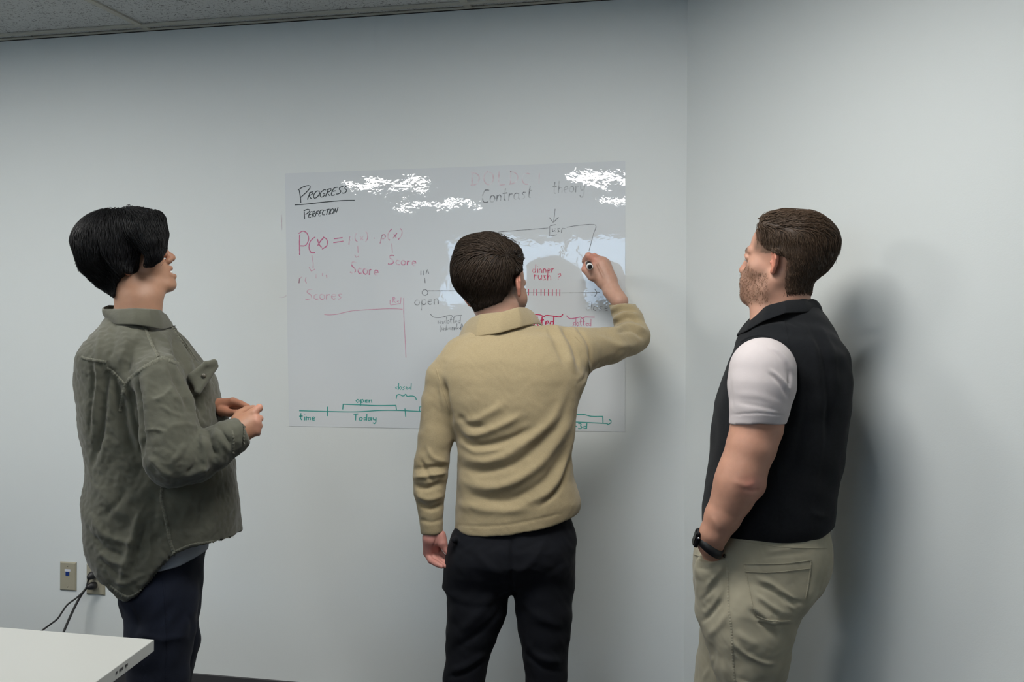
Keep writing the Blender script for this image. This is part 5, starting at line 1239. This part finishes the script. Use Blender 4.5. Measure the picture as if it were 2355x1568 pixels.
# grey T-shirt below the overshirt
GT = cloth_mat('grey_tee', srgb(160, 166, 174), 900, .3, .0006, .03, 60, None, .9, .1)
gg = pgrid(270, 500, 1200, 1345, 2.8, 3.22, .0038)
gg.loft(rows([(1210, 290, 488, 3.0, .145), (1260, 292, 478, 3.0, .145), (1300, 292, 474, 3.0, .145), (1345, 292, 470, 3.0, .145)]), .01, 2.4)
gg.cut(below([(200, 1318), (380, 1318), (420, 1310), (450, 1296), (478, 1275), (520, 1260)], 2.9))
Vg, Qg = finish(gg, 2); npmesh('t_shirt', Vg, Qg, GT, manL)
# overshirt
OL = cloth_mat('olive_cotton', srgb(86, 86, 75), 1100, .4, .0008, .10, 16, None, .9, .2)
bump(OL, 48, .4, .004, 4)
OLE = cloth_mat('olive_seam', srgb(104, 104, 92), 900, .6, .0012, .25, 260, None, .9, .1)
gj = pgrid(170, 580, 700, 1400, 2.66, 3.32, .0042)
gj.loft(rows([(722, 268, 356, 3.0, .06), (740, 250, 376, 3.0, .085), (758, 240, 392, 3.0, .11), (790, 216, 420, 3.0, .155), (815, 200, 436, 3.0, .175), (834, 190, 452, 3.0, .182), (860, 186, 480, 3.0, .185), (885, 187, 493, 3.0, .185), (940, 191, 506, 3.0, .18), (1000, 197, 520, 3.0, .175), (1040, 203, 532, 3.0, .17), (1080, 208, 540, 3.0, .168),
  (1120, 207, 545, 3.0, .167), (1180, 203, 551, 3.0, .168), (1240, 206, 558, 3.0, .17), (1270, 212, 560, 3.0, .17), (1300, 222, 562, 3.0, .168), (1345, 250, 563, 3.0, .162), (1395, 288, 564, 3.0, .155)]), .012, 2.3)
pchain(gj, [(335, 845, 2.90, 52), (365, 880, 2.84, 58), (382, 945, 2.81, 60), (395, 1010, 2.80, 68), (402, 1058, 2.795, 71)], .015, k0=.02)
pchain(gj, [(405, 1060, 2.795, 68), (450, 1062, 2.80, 56), (492, 1040, 2.81, 50), (525, 1018, 2.82, 44), (536, 1014, 2.822, 42)], .015, k0=.012)
pchain(gj, [(536, 1014, 2.822, 40), (550, 1006, 2.828, 37), (557, 1002, 2.83, 35)], .004, k0=.003)
pchain(gj, [(370, 850, 3.08, 55), (410, 890, 3.16, 52), (436, 980, 3.17, 56), (450, 1030, 3.16, 56)], .02); pchain(gj, [(450, 1030, 3.16, 54), (480, 985, 3.10, 42), (496, 955, 3.03, 32)], .02, k0=.01)
hem = below([(150, 1300), (255, 1352), (285, 1380), (305, 1387), (330, 1373), (355, 1345), (380, 1313), (412, 1279), (445, 1264), (480, 1259), (520, 1252), (561, 1241), (600, 1236)], 2.9)
hemF = below([(150, 1300), (255, 1352), (300, 1380), (330, 1365), (400, 1280), (600, 1236)], 2.9)
gj.cut(lambda X, Y, Z: hem(X, 0, Z)+0*Y, .002)
# cuff cut square to the forearm
ca, cb = W(552, 1004, 2.83), W(564, 1000, 2.835); cdv = (cb-W(505, 1032, 2.815)); cdv /= np.linalg.norm(cdv)
gj.add(lambda X, Y, Z: (X-cb[0]+.0)*-cdv[0]+(Z-cb[2])*-cdv[2]+(Y-cb[1])*-cdv[1], cb-.06, cb+.08, 0, 's')
Vj, Qj = finish(gj, 3); Nj = normals(Vj, Qj)
FL_ = [([(250, 850), (238, 920), (232, 1000), (216, 1080)], 8, -.010), ([(262, 870), (275, 930), (290, 1000), (315, 1060)], 12, -.012), ([(300, 905), (308, 960), (322, 1010)], 7, -.008), ([(232, 770), (225, 830), (222, 900), (215, 980)], 6, .004), ([(218, 850), (212, 930), (208, 1010)], 5, -.004),
 ([(283, 905), (300, 930), (305, 960)], 6, .006), ([(258, 760), (262, 800), (250, 840)], 7, -.004), ([(280, 765), (290, 800), (275, 850)], 9, .005), ([(325, 790), (300, 820), (290, 870)], 8, -.004),
 ([(318, 870), (322, 940), (328, 1010), (326, 1060)], 5, -.010), ([(345, 860), (340, 930), (345, 1000)], 9, .004), ([(352, 930), (378, 920), (398, 900)], 5, .003), ([(375, 850), (392, 900), (420, 940)], 8, .004), ([(400, 850), (425, 900), (450, 950), (478, 985)], 9, .006), ([(390, 850), (412, 900), (436, 955)], 6, -.005),
 ([(370, 945), (400, 960), (430, 970)], 4, .003), ([(330, 1000), (360, 998), (385, 1002)], 3, .003), ([(395, 990), (430, 985), (460, 990)], 5, .003), ([(400, 1075), (420, 1045), (425, 1030)], 6, .004),
 ([(478, 995), (490, 1030), (500, 1060)], 7, -.010), ([(470, 1010), (476, 1050), (470, 1100)], 8, .006), ([(495, 1000), (512, 1025), (530, 1045)], 6, .005), ([(460, 1030), (450, 1080), (430, 1105)], 7, -.005), ([(345, 1060), (370, 1090), (400, 1105)], 8, .004), ([(420, 1105), (455, 1095), (480, 1080)], 7, .005), ([(505, 990), (522, 1010), (533, 1030)], 4, -.005),
 ([(425, 800), (450, 850), (480, 890)], 6, -.004), ([(410, 790), (430, 830), (440, 870)], 6, .005), ([(395, 780), (405, 830), (420, 870)], 5, -.004), ([(372, 780), (392, 820), (402, 850)], 6, .004), ([(455, 910), (462, 960), (480, 980)], 7, -.006), ([(500, 880), (505, 930), (515, 965)], 6, .003),
 ([(225, 1120), (270, 1180), (330, 1210)], 14, .004), ([(215, 1200), (255, 1245), (330, 1260)], 10, .005), ([(218, 1240), (250, 1275), (300, 1290)], 6, -.004), ([(228, 1275), (260, 1300), (295, 1310)], 6, .004), ([(238, 1300), (270, 1325), (290, 1335)], 5, -.003), ([(330, 1180), (310, 1250), (290, 1330), (285, 1370)], 9, .006), ([(345, 1200), (325, 1270), (305, 1340)], 6, -.005), ([(270, 1345), (300, 1350), (335, 1330)], 5, .004), ([(350, 1230), (350, 1280), (335, 1320)], 6, .004), ([(295, 1130), (280, 1160), (245, 1200)], 8, -.004), ([(350, 1140), (362, 1180), (350, 1240)], 8, -.003),
 ([(440, 1140), (430, 1190), (415, 1240)], 10, .003), ([(500, 1150), (495, 1200), (480, 1245)], 9, .003), ([(470, 1140), (468, 1190), (455, 1240)], 8, -.003)]
Vj = folds(Vj, Nj, [(a, b, c*1.35) for a, b, c in FL_]); Nj = normals(Vj, Qj); Vj = Vj+Nj*(waves(Vj, .0016, .12, 51)+waves(Vj, .0008, .045, 53, ridged=True)+waves(Vj, .0004, .02, 57))[:, None]
Vj = relax(Vj, Qj, 1, .3)
ov = npmesh('overshirt', Vj, Qj, OL, manL); to = [bvh(ov)]
for L, wd in (([(188, 833), (200, 837), (214, 839), (246, 844)], 7), ([(246, 858), (257, 864), (268, 874), (290, 897)], 7), ([(324, 752), (333, 765), (341, 782), (353, 808), (364, 830)], 7), ([(411, 846), (394, 840), (376, 833), (352, 843), (328, 858), (310, 872), (297, 884), (290, 897), (285, 915), (278, 957)], 8),
     ([(376, 1128), (375, 1158), (378, 1169), (388, 1210), (397, 1255), (406, 1279)], 8), ([(536, 998), (540, 1018), (539, 1048)], 5), ([(255, 1356), (285, 1377), (305, 1383), (328, 1370), (352, 1345), (378, 1312), (410, 1278)], 7), ([(410, 1277), (445, 1262), (480, 1256), (520, 1249), (556, 1240)], 6), ([(560, 974), (563, 996), (562, 1026)], 4), ([(383, 737), (405, 772), (430, 805), (452, 838)], 7)):
    seam('seam', to, L, wd+1.5, OLE, ov, .0030, .5)
cu = ring([(-170, 395, 756, 3.06), (-120, 392, 762, 2.98), (-90, 371, 768, 2.92), (-60, 345, 762, 2.885), (-30, 305, 757, 2.875), (0, 270, 758, 2.89), (40, 247, 745, 2.95), (70, 243, 738, 3.0), (110, 252, 735, 3.06), (165, 320, 740, 3.12)])
ct = ring([(-170, 365, 724, 3.03), (-120, 365, 722, 2.97), (-90, 360, 721, 2.935), (-60, 340, 720, 2.905), (-30, 310, 719, 2.895), (0, 275, 721, 2.91), (40, 240, 722, 2.95), (70, 238, 718, 3.0), (110, 250, 712, 3.05), (165, 320, 716, 3.09)])
clr = band('collar', cu, ct, .005, OL, manL, -165, 165, mid=.004)
# open placket edge at the throat and the chest pocket flap
prism('placket', [W(362, 723, 3.03), W(380, 732, 3.03), W(392, 752, 3.02), W(408, 778, 3.01), W(400, 785, 3.01), (W(370, 762, 3.0))], (0, .012, 0), OL, manL, .003)
gf = pgrid(425, 512, 820, 925, 2.80, 3.02, .0022)
gf.chain([W(441, 874, 2.862), W(474, 846, 2.880), W(493, 841, 2.90)], [.008, .008, .008], .01)
for t in np.linspace(0, 1, 11):
    a = W(441, 876, 2.862)*(1-t)+W(493, 845, 2.90)*t; b = W(456, 909, 2.852)*(1-t)+W(496, 850, 2.905)*t
    gf.chain([a, b], [.0075, .0060], .008)
gf.chain([W(456, 909, 2.850), W(496, 850, 2.903)], [.0088, .0082], .002)
gf.chain([W(444, 880, 2.868), W(462, 893, 2.90), W(492, 850, 2.93)], [.010, .012, .008], .01)
Vf, Qf = finish(gf, 1); fl = npmesh('pocket_flap', Vf, Qf, OL, manL)
BT = mat('button', srgb(88, 84, 72), .4)
A = W(470, 872, 2.866); tube('button', [A, A+np.array((0, -.004, 0))], [.006, .0055], BT, fl, 14)
# ------------------------------------------------------------------ table, wall plates, cords
TT = mat('table_laminate', srgb(174, 176, 172), .45, .4); TE = mat('table_edge', srgb(182, 184, 180), .5); TLG = mat('table_leg', srgb(70, 72, 74), .35, metal=.8); DK = mat('dark_print', srgb(60, 60, 60), .6)
tb = empty('table', onz(100, 1560, .74)*np.array((1, 1, 0)))
tag(tb, 'white laminate table with square edges, in front of the person in the olive overshirt', 'table')
k0 = onz(363, 1480, .74); k1 = onz(-420, 1427, .74); sd = onz(245, 1568, .74)-k0; sd /= np.linalg.norm(sd); fd = (k1-k0)/np.linalg.norm(k1-k0)
k1 = k0+fd*1.5; k2 = k1+sd*.75; k3 = k0+sd*.75
prism('table_top', [k0-np.array((0, 0, .0225)), k1-np.array((0, 0, .0225)), k2-np.array((0, 0, .0225)), k3-np.array((0, 0, .0225))], (0, 0, .0225), TT, tb, .0012)
for p in (k0+fd*.10+sd*.08, k1-fd*.10+sd*.08, k2-fd*.10-sd*.08, k3+fd*.10-sd*.08):
    q = p.copy(); q[2] = .717
    tube('leg', [q, q*np.array((1, 1, 0))+np.array((0, 0, .012)), q*np.array((1, 1, 0))], [.022, .022, .018], TLG, tb, 16)
nrm = np.cross(sd, (0, 0, 1)); nrm = nrm if nrm[0] > 0 else -nrm
for t, l_ in ((.130, .010), (.150, .016), (.176, .006)):
    bx('edge_mark', k0+sd*t+nrm*.0002-np.array((0, 0, .0115)), sd*l_, nrm*.0008, (0, 0, .004), DK, tb)
AL = mat('almond_plastic', srgb(158, 153, 134), .4); BL = mat('blue_jack', srgb(24, 52, 120), .35); LB = mat('label_strip', srgb(206, 208, 216), .4); SCW = mat('screw', srgb(150, 146, 132), .35, metal=.5); CORD = mat('black_cord', srgb(26, 26, 28), .5)
def plate(name, x0, y0, x1, y1):
    """x0.. in pixels: face of the plate"""
    c = onwall((x0+x1)/2, (y0+y1)/2); u = np.dot(c-CO, EU); z = c[2]
    wdt = np.linalg.norm(onwall(x0, (y0+y1)/2)-onwall(x1, (y0+y1)/2)); hgt = onwall(x0, y0)[2]-onwall(x0, y1)[2]
    o = empty(name, UV(u, 0, z)); V = []
    hu, hz = wdt/2, hgt/2
    prof = [(0, 0), (0, .003), (.004, .0065)]
    for ins, v in prof:
        for sx, sz in ((-1, -1), (1, -1), (1, 1), (-1, 1)): V.append(UV(u+sx*(hu-ins), v+.0002, z+sz*(hz-ins)))
    Fc = [(3, 2, 1, 0)]+[(i*4+j, i*4+(j+1) % 4, i*4+4+(j+1) % 4, i*4+4+j) for i in range(2) for j in range(4)]+[(8, 9, 10, 11)]
    p = pydata('plate', V, Fc, AL, o); bm = bmesh.new(); bm.from_mesh(p.data); bmesh.ops.recalc_face_normals(bm, faces=bm.faces[:]); bm.to_mesh(p.data); bm.free()
    return o, u, z, hu, hz
def screw(par, u, z):
    c = UV(u, .0066, z); s_ = tube('screw', [c, c+EV*.001], [.003, .0026], SCW, par, 10)
dj, u, z, hu, hz = plate('data_plate', 146, 1304, 183, 1369)
tag(dj, 'almond wall plate with one blue data jack, left of the power outlet', 'wall plate')
screw(dj, u, z+hz*.72); screw(dj, u, z-hz*.72)
bx('label_strip', UV(u-.012, .0068, z+.018), EU*.024, EV*.0008, (0, 0, .009), LB, dj, .0003)
bx('jack', UV(u-.0075, .0068, z+.003), EU*.015, EV*.002, (0, 0, .0145), BL, dj, .0006)
po, u, z, hu, hz = plate('power_outlet', 207, 1308, 249, 1378)
tag(po, 'almond power outlet with two black plugs, partly hidden by the olive overshirt', 'outlet')
screw(po, u, z)
IV = mat('socket_ivory', srgb(196, 190, 170), .35)
for dz in (.0195, -.0195):
    pts = []
    for a in np.linspace(0, 2*math.pi, 28, endpoint=False):
        x, y = .0172*math.cos(a), .0172*math.sin(a); y = max(-.0135, min(.0135, y)); pts.append(UV(u+x, .0068, z+dz+y))
    s_ = prism('socket', pts, EV*.0014, IV, po)
    for dx in (-.006, .006): bx('slot', UV(u+dx-.001, .0078, z+dz-.001), EU*.002, EV*.0008, (0, 0, .008), DK, s_)
def cord(label, pz, pts, rad):
    p0 = UV(u, .0092, z+pz); o = empty('power_cable', p0); tag(o, label, 'cord')
    A = p0; B = p0+EV*.022; Cp = onwall(*pts[0], .034); 
    g = Grid(np.minimum(A, Cp)-.03, np.maximum(A, Cp)+.03, .0022)
    g.chain([A+EV*.003, A+EV*.016], [.0135, .0135], .004); g.chain([B-EV*.004, (B+Cp)/2+EV*.002, Cp], [.013, .0105, .0062], .006)
    g.cut(lambda X, Y, Z: -((X-A[0])*EV[0]+(Y-A[1])*EV[1]))
    V, Q = finish(g, 1); npmesh('plug', V, Q, CORD, o)
    P = [Cp+ (Cp-B)*-.1]+[onwall(q[0], q[1], q[2]) for q in pts[1:]]
    tube('cable', smooth_path(P, 8), rad, CORD, o, 10)
cord('thinner black power cord from the upper socket down behind the table', .0195, [(211, 1341), (208, 1352, .036), (203, 1366, .045), (185, 1385, .07), (163, 1402, .10), (150, 1420, .13), (138, 1437, .16), (108, 1460, .22), (60, 1500, .26), (20, 1600, .25), (10, 1680, .2)], .0032)
cord('thicker black power cord from the lower socket down behind the table', -.0195, [(208, 1362), (204, 1366, .036), (195, 1378, .042), (183, 1400, .06), (170, 1428, .09), (155, 1464, .13), (130, 1530, .18), (110, 1620, .2), (100, 1690, .18)], .0045)
bpy.context.view_layer.update()
